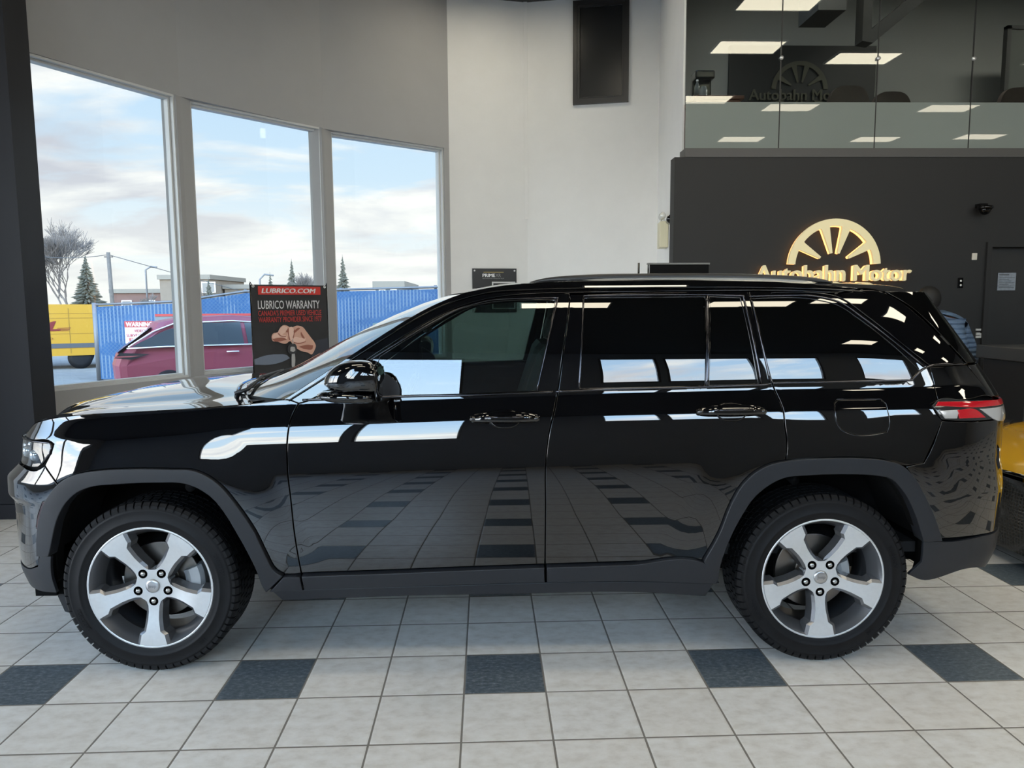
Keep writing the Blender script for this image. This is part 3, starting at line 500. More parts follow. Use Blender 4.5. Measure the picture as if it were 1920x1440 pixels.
# --- far side of the room (behind the camera) and ends
BY = -5.3
mb = MB(); mb.b2((-9, BY-.2, 0), (13.5, BY, .85)).b2((-9, BY-.2, 5.25), (13.5, BY, CEIL))
WB = [(-5.0, -2.72), (-2.55, -.80)]
WR = [(1.45, 2.55), (2.67, 4.22), (4.32, 5.85), (6.9, 9.1), (10.0, 11.4)]
xcur = -9
for a, b in WB: mb.b2((xcur, BY-.2, .85), (a, BY, 5.25)); mb.b2((a, BY-.2, .85), (b, BY, 1.85)); xcur = b
for a, b in WR: mb.b2((xcur, BY-.2, .85), (a, BY, 5.25)); mb.b2((a, BY-.2, .85), (b, BY, 3.75)); xcur = b
mb.b2((xcur, BY-.2, .85), (13.5, BY, 5.25)); struct(mb.build('wall_back', noisy('wall_paint_slate', (.27, .30, .35), .03, 3, .7)))
for i, (a, b, z0) in enumerate([(a, b, 1.85) for a, b in WB]+[(a, b, 3.75) for a, b in WR]):
    mb = MB(); z1 = 5.25
    for (p, q) in (((a, BY-.12, z0), (a+.05, BY-.02, z1)), ((b-.05, BY-.12, z0), (b, BY-.02, z1)), ((a+.05, BY-.12, z0), (b-.05, BY-.02, z0+.05)), ((a+.05, BY-.12, z1-.05), (b-.05, BY-.02, z1))): mb.b2(p, q)
    wn = struct(mb.build('window_%d' % (i+4), mat('window_frame_dark', (.10, .10, .11), .4)))
    MB().b2((a+.05, BY-.075, z0+.05), (b-.05, BY-.07, z1-.05)).build('glass_pane', M_pane, wn)
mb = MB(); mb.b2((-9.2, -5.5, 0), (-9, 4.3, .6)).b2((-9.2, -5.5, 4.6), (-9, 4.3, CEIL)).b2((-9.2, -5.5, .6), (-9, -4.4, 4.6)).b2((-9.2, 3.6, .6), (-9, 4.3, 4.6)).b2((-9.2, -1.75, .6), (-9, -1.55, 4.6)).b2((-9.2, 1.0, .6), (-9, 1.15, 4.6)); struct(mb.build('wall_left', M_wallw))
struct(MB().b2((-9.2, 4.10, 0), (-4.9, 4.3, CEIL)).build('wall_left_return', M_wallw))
struct(MB().b2((13.4, -5.5, 0), (13.6, 12.2, 6.5)).build('wall_right', M_wallw))
ceil_ = MB(); ceil_.prism([(-9.2, -5.5), (13.6, -5.5), (13.6, 7.46), (2.002, 7.46), (2.302, 9.9), (2.30, 10.2), (-.47, 10.5), (-9.2, 10.5)], CEIL, CEIL+.1); struct(ceil_.build('ceiling', noisy('ceiling_tile', (.055, .055, .055), .02, 3, .8)))
# --- ceiling troffers
M_trf = mat('troffer_diffuser', (.8, .78, .7), .4, emit=(1., .90, .70), es=TROFFER)
M_white = mat('white_enamel', (.75, .75, .73), .4)
def troffer(x, y, lab, z=CEIL):
    t = empty('ceiling_light', (x, y, z), 0, lab, 'ceiling light', 'recessed lights in the showroom ceiling')
    mb = MB()
    for p, q in (((-.53, -.30, -.03), (.53, -.28, 0)), ((-.53, .28, -.03), (.53, .30, 0)), ((-.53, -.28, -.03), (-.51, .28, 0)), ((.51, -.28, -.03), (.53, .28, 0))): mb.b2(p, q)
    mb.build('frame', M_white, t); MB().b2((-.51, -.28, -.022), (.51, .28, -.014)).build('diffuser', M_trf, t); return t
for x, y in ((-6.4, .1), (-3.9, .1), (-1.6, -.15), (.75, -.15), (3.0, -.15), (4.15, 3.1), (4.33, .12), (6.25, 2.6), (6.3, -.45), (6.3, -3.4), (9.65, 2.6), (9.65, -.5), (9.65, -3.4), (12.1, -3.1), (-1.6, 3.1), (1.4, 3.1), (1.2, 6.2), (.2, 8.9)):  # last two are added out of view to brighten the cream wall
    if 1:
        troffer(x, y, 'rectangular recessed light in the dark showroom ceiling')
troffer(3.97, 4.85, 'rectangular recessed light in the dark showroom ceiling')
# --- black framed panel high on the cream wall
d = Vector((K[5][0]-K[4][0], K[5][1]-K[4][1], 0)).normalized()
def on_wall(x, z, off=0.):
    t = (x-K[4][0])/(K[5][0]-K[4][0]); return Vector((x, K[4][1]+t*(K[5][1]-K[4][1])-off, z))
o_ = on_wall(1.195, 4.255, 0); Mx = frame(o_, d, (0, 0, 1)); mb = MB(); w_, h_ = .735, 1.32
def rc(a): return [(a, a), (w_-a, a), (w_-a, h_-a), (a, h_-a)]
mb.prism(rc(0), 0, .045, Mx, [rc(.055)]).prism(rc(.055), 0, .032, Mx, [rc(.078)]).prism(rc(.078), 0, .04, Mx, [rc(.09)])
pf = mb.build('wall_panel', mat('black_moulding', (.022, .021, .021), .35)); tag(pf, 'tall black framed panel hung high on the cream wall', 'wall panel')
MB().prism(rc(.09), 0, .012, Mx).build('panel_face', mat('panel_face_black', (.012, .013, .014), .25), pf)
# --- small black sign board on the cream wall
d1 = Vector((K[4][0]-K[3][0], K[4][1]-K[3][1], 0)).normalized(); t0 = .17
sx = -.185; sy = K[3][1]+(sx-K[3][0])/(K[4][0]-K[3][0])*(K[4][1]-K[3][1]); Mx = frame((sx-.0, sy-.004, 1.50), d1, (0, 0, 1))
sb = MB().prism([(0, 0), (.62, 0), (.62, .60), (0, .60)], .0, .02, Mx).build('sign_board', mat('sign_black', (.008, .008, .009), .3)); tag(sb, 'small black window film sign board on the cream wall above the car', 'sign')
mb = MB(); add_text(mb, Mx @ Matrix.Translation((.14, .485, .021)), 'PRIME', width=.175, height=.045, bold=.03); mb.build('sign_lettering', mat('sign_white', (.8, .8, .8), .5), sb)
mb = MB(); add_text(mb, Mx @ Matrix.Translation((.322, .485, .021)), 'XR', width=.075, height=.045); add_text(mb, Mx @ Matrix.Translation((.14, .458, .021)), 'AUTOMOTIVE WINDOW FILM', width=.30, height=.013); mb.build('sign_lettering', mat('sign_grey', (.25, .25, .25), .5), sb)
MB().prism([(.15, .545), (.44, .545), (.43, .552), (.16, .552)], .02, .022, Mx).build('gold_stripe', mat('sign_gold', (.55, .42, .12), .4), sb)
MB().prism([(.03, .30), (.0, .0), (.02, .0), (.12, .30)], .02, .022, Mx).build('pale_swoosh', mat('sign_white2', (.6, .6, .6), .5), sb)
MB().prism([(.27, .05), (.60, .05), (.60, .42), (.27, .42)], .02, .022, Mx, [[(.29, .05+.01), (.585, .06), (.585, .40), (.29, .40)]]).build('white_outline', mat('sign_white2', (.6, .6, .6), .5), sb)
for x, z in ((.03, .57), (.59, .57)): MB().lathe([(0, .03), (.012, .028), (.012, .02)], 12, 'z').build('standoff', mat('clip_steel2', (.8, .8, .8), .3, metal=.5), sb).matrix_world = Mx @ Matrix.Translation((x, z, 0))
# --- emergency light and camera on the return wall
em = empty('emergency_light', (2.145, 8.78, 2.26), 0, 'cream emergency light box with two lamp heads on the white corner wall', 'emergency light')
em.rotation_euler = (0, 0, math.radians(-97)); M_cream = mat('cream_plastic', (.66, .62, .44), .45)
MB().b2((-.13, -.10, 0), (.13, 0, .30), .008).build('battery_box', M_cream, em)
for x in (-.07, .05):
    MB().sphere((x, -.06, .37), .045, 14, (1, .8, 1)).tube([(x, -.05, .29), (x, -.05, .34)], .012, 8).build('lamp_head', mat('lamp_silver', (.7, .7, .66), .25, metal=.4), em)
sc = empty('security_camera', (2.125, 8.22, 2.54), math.radians(-97), 'small black security camera beside the emergency light', 'security camera')
MB().sphere((0, -.01, .03), .055, 14, (1, .5, 1)).tube([(0, -.02, .03), (-.03, -.07, .0)], .014, 8).build('mount', M_gloss, sc)
MB().tube([(-.10, -.08, -.015), (.05, -.08, .0)], .042, 14).build('camera_body', M_gloss, sc); MB().tube([(0, -.006, .02), (0, -.006, -.30)], .004, 6).build('cable', M_gloss, sc)
# --- illuminated wheel logo with name
M_gold = mat('lit_gold_face', (.62, .55, .33), .35, emit=(.95, .82, .46), es=.22)
M_halo = mat('warm_halo_led', (.9, .5, .2), .5, emit=(1., .48, .16), es=LEDS)
lg = empty('logo_sign', (3.525, 7.50, 1.97), 0, 'backlit gold wheel emblem with the dealership name on the charcoal wall', 'sign')
LM = frame((0, 0, 0), (1, 0, 0), (0, 0, 1))
def wheel_half(up):
    n = 40; R0_, R1_ = .475, .403; mb = MB(); s_ = 1 if up else -1; a0, a1 = (0.055, math.pi-.055) if up else (math.pi+.42, 2*math.pi-.42)
    arc = [(R0_*math.cos(a0+(a1-a0)*i/n), R0_*math.sin(a0+(a1-a0)*i/n)) for i in range(n+1)]
    inn = []; sp = [math.radians(q) for q in ((149, 105, 74, 31) if up else (211, 255, 286, 329))]
    prs = []
    prs.append(arc+[(R1_*math.cos(a1-(a1-a0)*i/n), R1_*math.sin(a1-(a1-a0)*i/n)) for i in range(n+1)])
    return prs, sp, R1_
def logo(parent, depth, sc, m_face, m_led, y0):
    mb = MB(); leds = MB()
    for up in (True, False):
        prs, sp, R1_ = wheel_half(up)
        P = prs[0]; zoff = 0
        mb.prism([(x*sc, y*sc) for x, y in P], depth[0], depth[1], LM)
        for q in sp:
            ca, sa = math.cos(q), math.sin(q); px, py = -sa, ca; r0 = .135 if up else .135; hw0, hw1 = .011, .040
            if abs(math.sin(q)) < .6: r0 = .17 if up else .30
            V = [(ca*r0+px*hw0, sa*r0+py*hw0), (ca*r0-px*hw0, sa*r0-py*hw0), (ca*(R1_-.02)-px*hw1, sa*(R1_-.02)-py*hw1), (ca*(R1_+.012)-px*hw1*1.3, sa*(R1_+.012)-py*hw1*1.3), (ca*(R1_+.012)+px*hw1*1.3, sa*(R1_+.012)+py*hw1*1.3), (ca*(R1_-.02)+px*hw1, sa*(R1_-.02)+py*hw1)]
            cut = .035 if up else -.16
            V = [(x, max(y, cut) if up else min(y, cut)) for x, y in V]
            mb.prism([(x*sc, y*sc) for x, y in V], depth[0]-.0006, depth[1]-.0006, LM)
    return mb
logo(lg, (.045, .075), 1., None, None, 0).build('wheel_emblem', M_gold, lg)
TXW = 1.60
mb = MB(); V, Fc = text_geo('Autobahn Motor', width=TXW, height=.165, bold=.022, extrude=.03); V[:, 0] -= TXW/2; V[:, 1] -= .150; V[:, 2] += .045
mb.add([tuple(LM @ Vector(p)) for p in V], Fc).build('name_lettering', M_gold, lg)
led = logo(lg, (.012, .030), .985, None, None, 0); V2_, F2_ = text_geo('Autobahn Motor', width=TXW*.99, height=.155, bold=.022, extrude=.015); V2_[:, 0] -= TXW*.99/2; V2_[:, 1] -= .146; V2_[:, 2] += .012
led.add([tuple(LM @ Vector(p)) for p in V2_], F2_); led.build('halo_led', M_halo, lg)
# --- door at the right with notice, switches, stickers
dr = MB(); dr.b2((5.18, 7.56, 0), (6.10, 7.61, 2.16)); dr = struct(dr.build('door_1', noisy('door_black', (.017, .017, .017), .05, 8, .5)))
mb = MB(); mb.b2((5.13, 7.47, 0), (5.18, 7.62, 2.21)).b2((6.10, 7.47, 0), (6.15, 7.62, 2.21)).b2((5.18, 7.47, 2.16), (6.10, 7.62, 2.21)); mb.build('door_frame', M_black, dr)
MB().tube([(5.25, 7.56, 1.02), (5.25, 7.50, 1.02), (5.37, 7.49, 1.02)], .011, 8).build('door_handle', M_chrome, dr)
nt_ = MB().b2((5.315, 7.552, 1.72), (5.505, 7.558, 1.90)).build('door_notice', noisy('notice_paper', (.24, .27, .31), .2, 30, .6)); tag(nt_, 'grey printed notice taped to the black door', 'notice')
mb = MB(); mb.b2((5.325, 7.549, 1.876), (5.43, 7.551, 1.886))
for i in range(7): mb.b2((5.33, 7.549, 1.745+.017*i), (5.33+.16-.03*(i % 3), 7.551, 1.750+.017*i))
mb.build('print', mat('print_dark', (.08, .09, .10), .7), nt_)
ss_ = MB(); ss_.b2((5.075, 7.487, 1.305), (5.125, 7.50, 1.325)).b2((5.078, 7.487, 1.26), (5.118, 7.50, 1.285)).b2((5.12, 7.487, 1.255), (5.145, 7.50, 1.28)).b2((5.078, 7.487, 1.23), (5.14, 7.50, 1.252))
tag(ss_.build('sticker_strip', mat('sticker_white', (.55, .55, .53), .5)), 'little white stickers stuck on the wall beside the black door', 'sticker')
pl_ = MB().b2((4.855, 7.485, 1.745), (4.905, 7.50, 1.85), .003).build('switch_plate', M_gloss); tag(pl_, 'black switch plate with two round white buttons', 'switch')
for z in (1.775, 1.818): MB().sphere((4.88, 7.485, z), .011, 10, (1, .4, 1)).build('button', M_white, pl_)
tag(MB().b2((4.985, 7.482, 2.03), (5.035, 7.50, 2.10), .004).build('thermostat', mat('ivory_plastic', (.62, .58, .50), .4)), 'small ivory wall thermostat to the left of the black door', 'thermostat')
dc = MB().lathe([(0, -.0), (.07, -.0), (.075, -.02), (.06, -.035)], 20, 'z').sphere((0, 0, -.035), .052, 16).build('dome_camera', M_gloss); dc.location = (5.03, 7.40, 2.56); MB().b2((-.04, .02, -.01), (.04, .10, .03)).build('bracket', M_gloss, dc); tag(dc, 'little black dome camera on the charcoal wall above the thermostat', 'security camera')
# reception counter
ct = empty('reception_counter', (4.52, 6.0, 0), 0, 'dark reception counter at the right edge of the room', 'counter')
MB().b2((0, 0, 0), (2.4, .55, 1.10), .01).build('body', mat('counter_body', (.018, .018, .019), .5), ct); MB().b2((-.04, -.05, 1.10), (2.45, .60, 1.215), .008).build('counter_top', mat('counter_top_grey', (.055, .055, .055), .4), ct)
# monitor on a stand and a thin pole
tv = empty('television', (1.69, 6.5, 0), math.radians(3), 'black flat television on a stand whose top edge shows above the car roof', 'television')
MB().b2((-.27, -.03, 1.35), (.27, .02, 1.955), .006).build('screen', mat('screen_black', (.003, .003, .003), .1), tv); MB().b2((-.275, -.034, 1.948), (.275, .024, 1.962)).build('bezel', mat('bezel_grey', (.18, .18, .17), .4), tv)
MB().tube([(0, .03, .02), (0, .03, 1.5)], .03, 10).b2((-.16, -.2, 0), (.28, .25, .03)).build('stand', M_gloss, tv)
tag(MB().tube([(1.342, 6.5, 0), (1.342, 6.5, 1.965)], .009, 8).lathe([(0, 0), (.06, 0), (.06, .015), (0, .02)], 20, 'z', (1.342, 6.5, 0)).build('pole_stand', M_gloss), 'thin black pole standing left of the television', 'pole')
# --- mezzanine contents
for x in (4.2, 7.4, 10.6):  # unseen glowing panels, added to brighten the mezzanine room
    t_ = empty('ceiling_light', (x, 9.2, 6.4), 0, 'unseen light panel added to brighten the mezzanine behind the glass', 'ceiling light', 'added light panels above the mezzanine')
    MB().b2((-.6, -.3, -.03), (.6, .3, 0)).build('frame', M_white, t_); MB().b2((-.56, -.27, -.036), (.56, .27, -.031)).build('diffuser', mat('mezz_fill_panel', (.8, .8, .76), .4, emit=(1., .95, .84), es=24.), t_)
dp = MB().b2((3.86, 11.93, 4.60), (6.20, 11.99, 5.62)).build('dark_board', mat('board_black', (.010, .011, .012), .5)); tag(dp, 'large near-black board on the mezzanine back wall', 'board')
lg2 = empty('logo_decal', (4.98, 11.92, 4.93), 0, 'faint olive wheel emblem and name on the dark mezzanine board', 'sign')
M_ol = mat('olive_decal', (.075, .072, .05), .6)
o2 = logo(lg2, (.0, .02), .95, None, None, 0); o2.build('wheel_emblem', M_ol, lg2)
V, Fc = text_geo('Autobahn Motor', width=1.62, height=.17, bold=.02, extrude=.02); V[:, 0] -= .81; V[:, 1] -= .15
MB().add([tuple(LM @ Vector(p)) for p in V], Fc).build('name_lettering', M_ol, lg2)
dk = empty('wooden_desk', (3.05, 9.3, 3.05), 0, 'reddish wooden cabinet in the mezzanine corner behind the glass', 'cabinet')
M_wood = noisy('red_wood', (.15, .055, .032), .25, 5, .4, stretch=(1, 8, 8)); MB().b2((-.52, -.25, 0), (.02, .25, .98), .01).build('body', M_wood, dk); MB().b2((-.54, -.28, .98), (.06, .28, 1.02), .006).build('desk_top', M_wood, dk)
for x in (-.38, -.12): MB().b2((x-.11, -.262, .1), (x+.11, -.25, .9)).build('door', M_wood, dk)
cm = MB().b2((-.12, -.12, 0), (.12, .12, .025), .01).b2((-.12, .02, .02), (.12, .12, .34), .02).b2((-.12, -.12, .24), (.12, .05, .34), .02).build('coffee_machine', mat('machine_black', (.02, .022, .022), .2)); cm.location = (2.68, 9.30, 4.072); tag(cm, 'black coffee machine on the mezzanine wooden cabinet', 'coffee machine')
MB().lathe([(.045, .03), (.05, .12), (.035, .15), (.035, .16)], 16, 'z', (0, -.05, 0)).build('jug', mat('jug_glass', (.3, .32, .33), .05, metal=.3), cm)
bt = MB().lathe([(0, 0), (.03, 0), (.031, .12), (.012, .17), (.012, .19)], 16, 'z').build('water_bottle', mat('bottle_clear', (.3, .33, .34), .05, trans=.5)); bt.location = (2.565, 9.12, 4.072); tag(bt, 'clear plastic water bottle next to the coffee machine', 'bottle'); MB().lathe([(.014, .185), (.014, .205), (0, .205)], 12, 'z').build('cap', M_white, bt)
M_ch = noisy('brown_leather', (.055, .035, .028), .15, 12, .5)
for x, y, lab in ((4.02, 8.40, 'brown rounded chair back above the frosted glass, left of the pair'), (4.62, 8.62, 'brown rounded chair back above the frosted glass, right of the pair'), (5.98, 8.45, 'dark chair back at the right end of the mezzanine')):
    c = empty('lounge_chair', (x, y, 3.05), 0, lab, 'chair', 'chairs on the mezzanine'); c.scale = (.88, .88, .84)
    MB().box((0, .15, .42), (.52, .5, .12), bev=.05).build('seat', M_ch, c)
    bk = [(.30*math.cos(a)*(1 if math.cos(a) > 0 else 1), .60+.47*math.sin(a) if a < math.pi else .45) for a in [math.pi*i/16 for i in range(17)]]
    MB().prism([(.27*abs(math.cos(math.pi*i/16))**.6*(1 if i < 8 else -1), .62+.48*math.sin(math.pi*i/16)**.6) for i in range(17)]+[(-.25, .42), (.25, .42)], -.05, .03, frame((0, -.12, 0), (1, 0, 0), (0, 0, 1))).build('backrest', M_ch, c)
    mb = MB()
    for a in (-.2, .2):
        for b in (-.05, .35): MB().tube([(a, b, 0), (a, b, .38)], .015, 8).build('leg', M_gloss, c)
fr2 = MB(); F0 = frame((6.12, 10.0, 4.30), (1, 0, 0), (0, 0, 1))
fr2 = MB().b2((7.70, 11.0, 3.06), (9.6, 11.05, 5.55)).build('glass_screen', mat('screen_grey', (.10, .105, .10), .2)); tag(fr2, 'grey framed screen at the right of the mezzanine', 'screen')
mb = MB(); mb.b2((7.64, 10.98, 3.06), (7.70, 11.07, 5.60)).b2((7.64, 10.98, 5.55), (9.65, 11.07, 5.60)); mb.build('frame', mat('frame_dark', (.04, .04, .04), .4), fr2)

# ==================================================================== THE BLACK CAR
ARCHES[:] = [dense_arc(a) for a in DATA['_arches']]
def smooth_loop(P, step=.03, ang=38):
    P = [np.array(p, float) for p in P]; n = len(P)
    if sum(P[i][0]*P[(i+1) % n][1]-P[(i+1) % n][0]*P[i][1] for i in range(n)) < 0: P = P[::-1]
    def corner(i):
        a = P[i]-P[i-1]; b = P[(i+1) % n]-P[i]; c = a@b/(np.linalg.norm(a)*np.linalg.norm(b)+1e-12)
        return c < math.cos(math.radians(ang)) or max(np.linalg.norm(a), np.linalg.norm(b)) > .45
    def tan(i):
        a = P[i]-P[i-1]; b = P[(i+1) % n]-P[i]; la, lb = np.linalg.norm(a), np.linalg.norm(b)
        return (a/la*lb+b/lb*la)/(la+lb)
    out = []
    for i in range(n):
        p, q = P[i], P[(i+1) % n]; d = q-p; L = np.linalg.norm(d); m = max(1, int(math.ceil(L/step)))
        t0 = d/L if corner(i) else tan(i); t1 = d/L if corner((i+1) % n) else tan((i+1) % n)
        for k in range(m):
            t = k/m; out.append((2*t**3-3*t*t+1)*p+(t**3-2*t*t+t)*L*t0+(-2*t**3+3*t*t)*q+(t**3-t*t)*L*t1)
    return np.array(out)
def inset_loop(Q, d):
    a = Q-np.roll(Q, 1, 0); b = np.roll(Q, -1, 0)-Q
    na = np.stack([-a[:, 1], a[:, 0]], 1)/(np.linalg.norm(a, axis=1, keepdims=True)+1e-12)
    nb = np.stack([-b[:, 1], b[:, 0]], 1)/(np.linalg.norm(b, axis=1, keepdims=True)+1e-12)
    m = na+nb; k = 2*d/np.maximum((m*m).sum(1), 1.0)
    return Q+m*k[:, None]
_ZZ = sorted(set([round(.15+.024*i, 4) for i in range(70)]+[1.125+x for x in (-.024, -.014, -.008, -.004, -.0015, .0015, .004, .008, .016)]+[1.207+x for x in (-.012, -.006, -.002, .002, .006, .012)]))
_ZF = sorted(set([round(.15+.012*i, 4) for i in range(140)]))
def patch_geo(poly, holes=(), off=0., gap=.0022, rnd=.0022, depth=.014, ds=.03, fine=False, step=.03, ang=38):
    Q = smooth_loop(poly, step, ang); H = [smooth_loop(h, step, ang) for h in holes]
    R0 = inset_loop(Q, gap+rnd); HR = [inset_loop(h, -rnd) for h in H]
    s0, s1 = R0[:, 0].min(), R0[:, 0].max(); z0, z1 = R0[:, 1].min(), R0[:, 1].max()
    ss = np.arange(math.floor(s0/ds)*ds, s1+ds, ds); zz = np.array([z for z in (_ZF if fine else _ZZ)])
    SS, ZZ = np.meshgrid(ss, zz); SS = SS.ravel(); ZZ = ZZ.ravel()
    ZZ = ZZ+zc(SS)*_ss(.6, .98, ZZ)*(1-_ss(1.32, 1.6, ZZ))
    k = (ZZ > z0) & (ZZ < z1); SS, ZZ = SS[k], ZZ[k]
    k = inpoly_np(SS, ZZ, R0)
    for l in [R0]+HR:
        if l is not R0: k &= ~inpoly_np(SS, ZZ, l)
        d = segdist(SS, ZZ, [tuple(p) for p in l]+[tuple(l[0])]); k &= d > .0045
    SS, ZZ = SS[k], ZZ[k]
    vs = [Vector(p) for p in R0]; es = [(i, (i+1) % len(R0)) for i in range(len(R0))]
    for h in HR:
        o = len(vs); vs += [Vector(p) for p in h]; es += [(o+i, o+(i+1) % len(h)) for i in range(len(h))]
    vs += [Vector((a, b)) for a, b in zip(SS, ZZ)]
    r = delaunay_2d_cdt(vs, es, [], 0, 1e-7); V2 = np.array([(v.x, v.y) for v in r[0]]); T = [tuple(f) for f in r[2]]
    cen = np.array([V2[list(f)].mean(0) for f in T]); kk = inpoly_np(cen[:, 0], cen[:, 1], R0)
    for h in HR: kk &= ~inpoly_np(cen[:, 0], cen[:, 1], h)
    T = [f for f, a in zip(T, kk) if a]
    Pp, Nn = PN(V2[:, 0], V2[:, 1], off); verts = [Pp]; norms = [Nn]; faces = [f[::-1] for f in T]
    # orientation: outward
    sgn_ = sum(float(np.cross(Pp[f[1]]-Pp[f[0]], Pp[f[2]]-Pp[f[0]])@Nn[f[0]]) for f in faces)
    if sgn_ < 0: faces = [f[::-1] for f in faces]
    base = len(Pp)
    for L, sg, g0 in [(Q, 1, gap)]+[(h, -1, 0) for h in H]:
        A = inset_loop(L, sg*(g0+rnd)); B = inset_loop(L, sg*(g0+rnd*.3)); C = inset_loop(L, sg*g0)
        out2 = A-inset_loop(L, sg*(g0+rnd+.004))
        pa, na = PN(A[:, 0], A[:, 1], off); pb, nb = PN(B[:, 0], B[:, 1], off-rnd*.3); pc, nc = PN(C[:, 0], C[:, 1], off-rnd); pd, nd = PN(C[:, 0], C[:, 1], off-depth)
        po, _ = PN(A[:, 0]+out2[:, 0], A[:, 1]+out2[:, 1], off); o3 = po-pa; o3 /= np.linalg.norm(o3, axis=1, keepdims=True)+1e-12
        mid = na+o3; mid /= np.linalg.norm(mid, axis=1, keepdims=True)
        n = len(A)
        for P_, N_ in ((pa, na), (pb, mid), (pc, o3), (pd, o3)): verts.append(P_); norms.append(N_)
        for j in range(3):
            for i in range(n):
                q = (base+j*n+i, base+j*n+(i+1) % n, base+(j+1)*n+(i+1) % n, base+(j+1)*n+i)
                faces.append(q[::-1] if sg > 0 else q)
        base += 4*n
    return np.vstack(verts), np.vstack(norms), faces
def mesh_n(name, V, Nn, Fc, m, parent):
    me = bpy.data.meshes.new(name); me.from_pydata(V.tolist(), [], Fc); me.materials.append(m)
    me.polygons.foreach_set('use_smooth', [True]*len(me.polygons)); me.update()
    me.normals_split_custom_set_from_vertices([tuple(n) for n in Nn])
    o = bpy.data.objects.new(name, me); link(o, parent); return o
def patch(name, poly, holes=(), m=None, parent=None, both='copy', **k):
    V, Nn, Fc = patch_geo(poly, holes, **k); fl = np.array([1, -1, 1])
    V2, N2, F2 = V*fl, Nn*fl, [f[::-1] for f in Fc]
    if both == 'merge':
        return mesh_n(name, np.vstack([V, V2]), np.vstack([Nn, N2]), Fc+[tuple(i+len(V) for i in f) for f in F2], m, parent)
    a = mesh_n(name, V, Nn, Fc, m, parent)
    if both == 'copy': return a, mesh_n(name, V2, N2, F2, m, (parent if not callable(parent) else parent()))
    return a
def smooth_open(P, n):
    P = [np.array(p, float) for p in P]; out = []
    for i in range(len(P)-1):
        p0 = P[max(i-1, 0)]; p3 = P[min(i+2, len(P)-1)]; p, q = P[i], P[i+1]
        for k in range(n):
            t = k/n; m1 = (q-p0)/2; m2 = (p3-p)/2
            out.append(tuple((2*t**3-3*t*t+1)*p+(t**3-2*t*t+t)*m1+(-2*t**3+3*t*t)*q+(t**3-t*t)*m2))
    return out+[tuple(P[-1])]
def open_path(pts, step=.03, ang=30):
    P = [np.array(p, float) for p in pts]; n = len(P); out = []
    def tn(i):
        if i in (0, n-1): return None
        a = P[i]-P[i-1]; b = P[i+1]-P[i]; la, lb = np.linalg.norm(a), np.linalg.norm(b)
        return None if a@b/(la*lb) < math.cos(math.radians(ang)) else (a/la*lb+b/lb*la)/(la+lb)
    for i in range(n-1):
        p, q = P[i], P[i+1]; d = q-p; L = np.linalg.norm(d); m = max(1, int(math.ceil(L/step))); t0 = tn(i); t1 = tn(i+1)
        t0 = d/L if t0 is None else t0; t1 = d/L if t1 is None else t1
        for k in range(m):
            t = k/m; out.append((2*t**3-3*t*t+1)*p+(t**3-2*t*t+t)*L*t0+(-2*t**3+3*t*t)*q+(t**3-t*t)*L*t1)
    return [tuple(v) for v in out]+[tuple(P[-1])]
def ring(poly, w):
    Q = smooth_loop(poly, .03); return [tuple(p) for p in inset_loop(Q, -w)], [tuple(p) for p in Q]
def surf(s, z, off=0., side=-1):
    p, n = PN([s], [z], off); p = p[0]; return Vector((p[0], p[1]*(-side), p[2]))

car = empty('car', (CARX, CARY, 0), math.radians(-1.0), 'black four-door SUV with silver five-spoke wheels parked across the tiled floor', 'car')
S = DATA
# --- body panels
patch('front_fender', S['front_fender'], m=M_paint, parent=car)
doors = {}
for nm, key, gl in (('front_door', 'front_door', ['fglass']), ('rear_door', 'rear_door', ['rglass', 'rvent'])):
    doors[nm] = patch(nm, S[key], [S[g] for g in gl], m=M_paint, parent=car)
quarter = patch('quarter_panel', S['quarter_panel'], [S['qglass'], S['fuel_door']], m=M_paint, parent=car)
fd = patch('fuel_door', S['fuel_door'], m=M_paint, parent=quarter[0], both=None, gap=.0016)
patch('fuel_door', S['fuel_door'], m=M_paint, parent=quarter[1], both=None, gap=.0); bpy.data.objects.remove([o for o in quarter[1].children][-1])
V_, N_, F_ = patch_geo(S['fuel_door'], gap=.0); mesh_n('side_plate', V_*[1, -1, 1], N_*[1, -1, 1], [f[::-1] for f in F_], M_paint, quarter[1])
top = S['apillar_top']+S['roof_edge']
rs = S['roofside']
roofside = [rs[0]]+rs[1:]+[S['roof_edge'][-1]]+top[::-1][1:]
patch('roof_side_rail', roofside, m=M_paint, parent=car, gap=.001)
# nose and tail wrap to the centreline
SL = SMIN; SR = SMAX
fb = S['bumper_up']; fb = [(-1.962, .930), fb[1], fb[2]]+fb[3:-1]+[(-2.23, .452), (-2.6, .45), (SL, .45), (SL, .755), (-2.7, .755), (-2.62, .90), (-2.3, .912), (-2.18, .914), (-2.13, .910), (-2.07, .905), (-2.01, .908)]
patch('front_bumper', fb, [S['reflector']], m=M_paint, parent=car, both='merge', fine=True, gap=.0015, ds=.02)
patch('side_marker', S['reflector'], m=mat('dark_red_reflector', (.03, .004, .006), .08), parent=car, gap=.001)
bl = S['bump_low']; bl = [(-2.23, .448), (-2.13, .448)]+bl[2:7]+[(-2.10, .345), (-2.21, .345), (SL, .34), (SL, .448), (-2.6, .448)]
patch('front_valance', bl, m=M_clad, parent=car, both='merge', fine=True, off=.004, gap=.0015)
hl = S['headlamp']
hlx = [(-2.62, 1.020), (-2.3, 1.026)]+hl[:-2]+[(-2.13, .920), (-2.3, .922), (-2.60, .915)]
M_lens = sheet_glass('lamp_lens', (.85, .88, .9), 1.5, dbl=True)
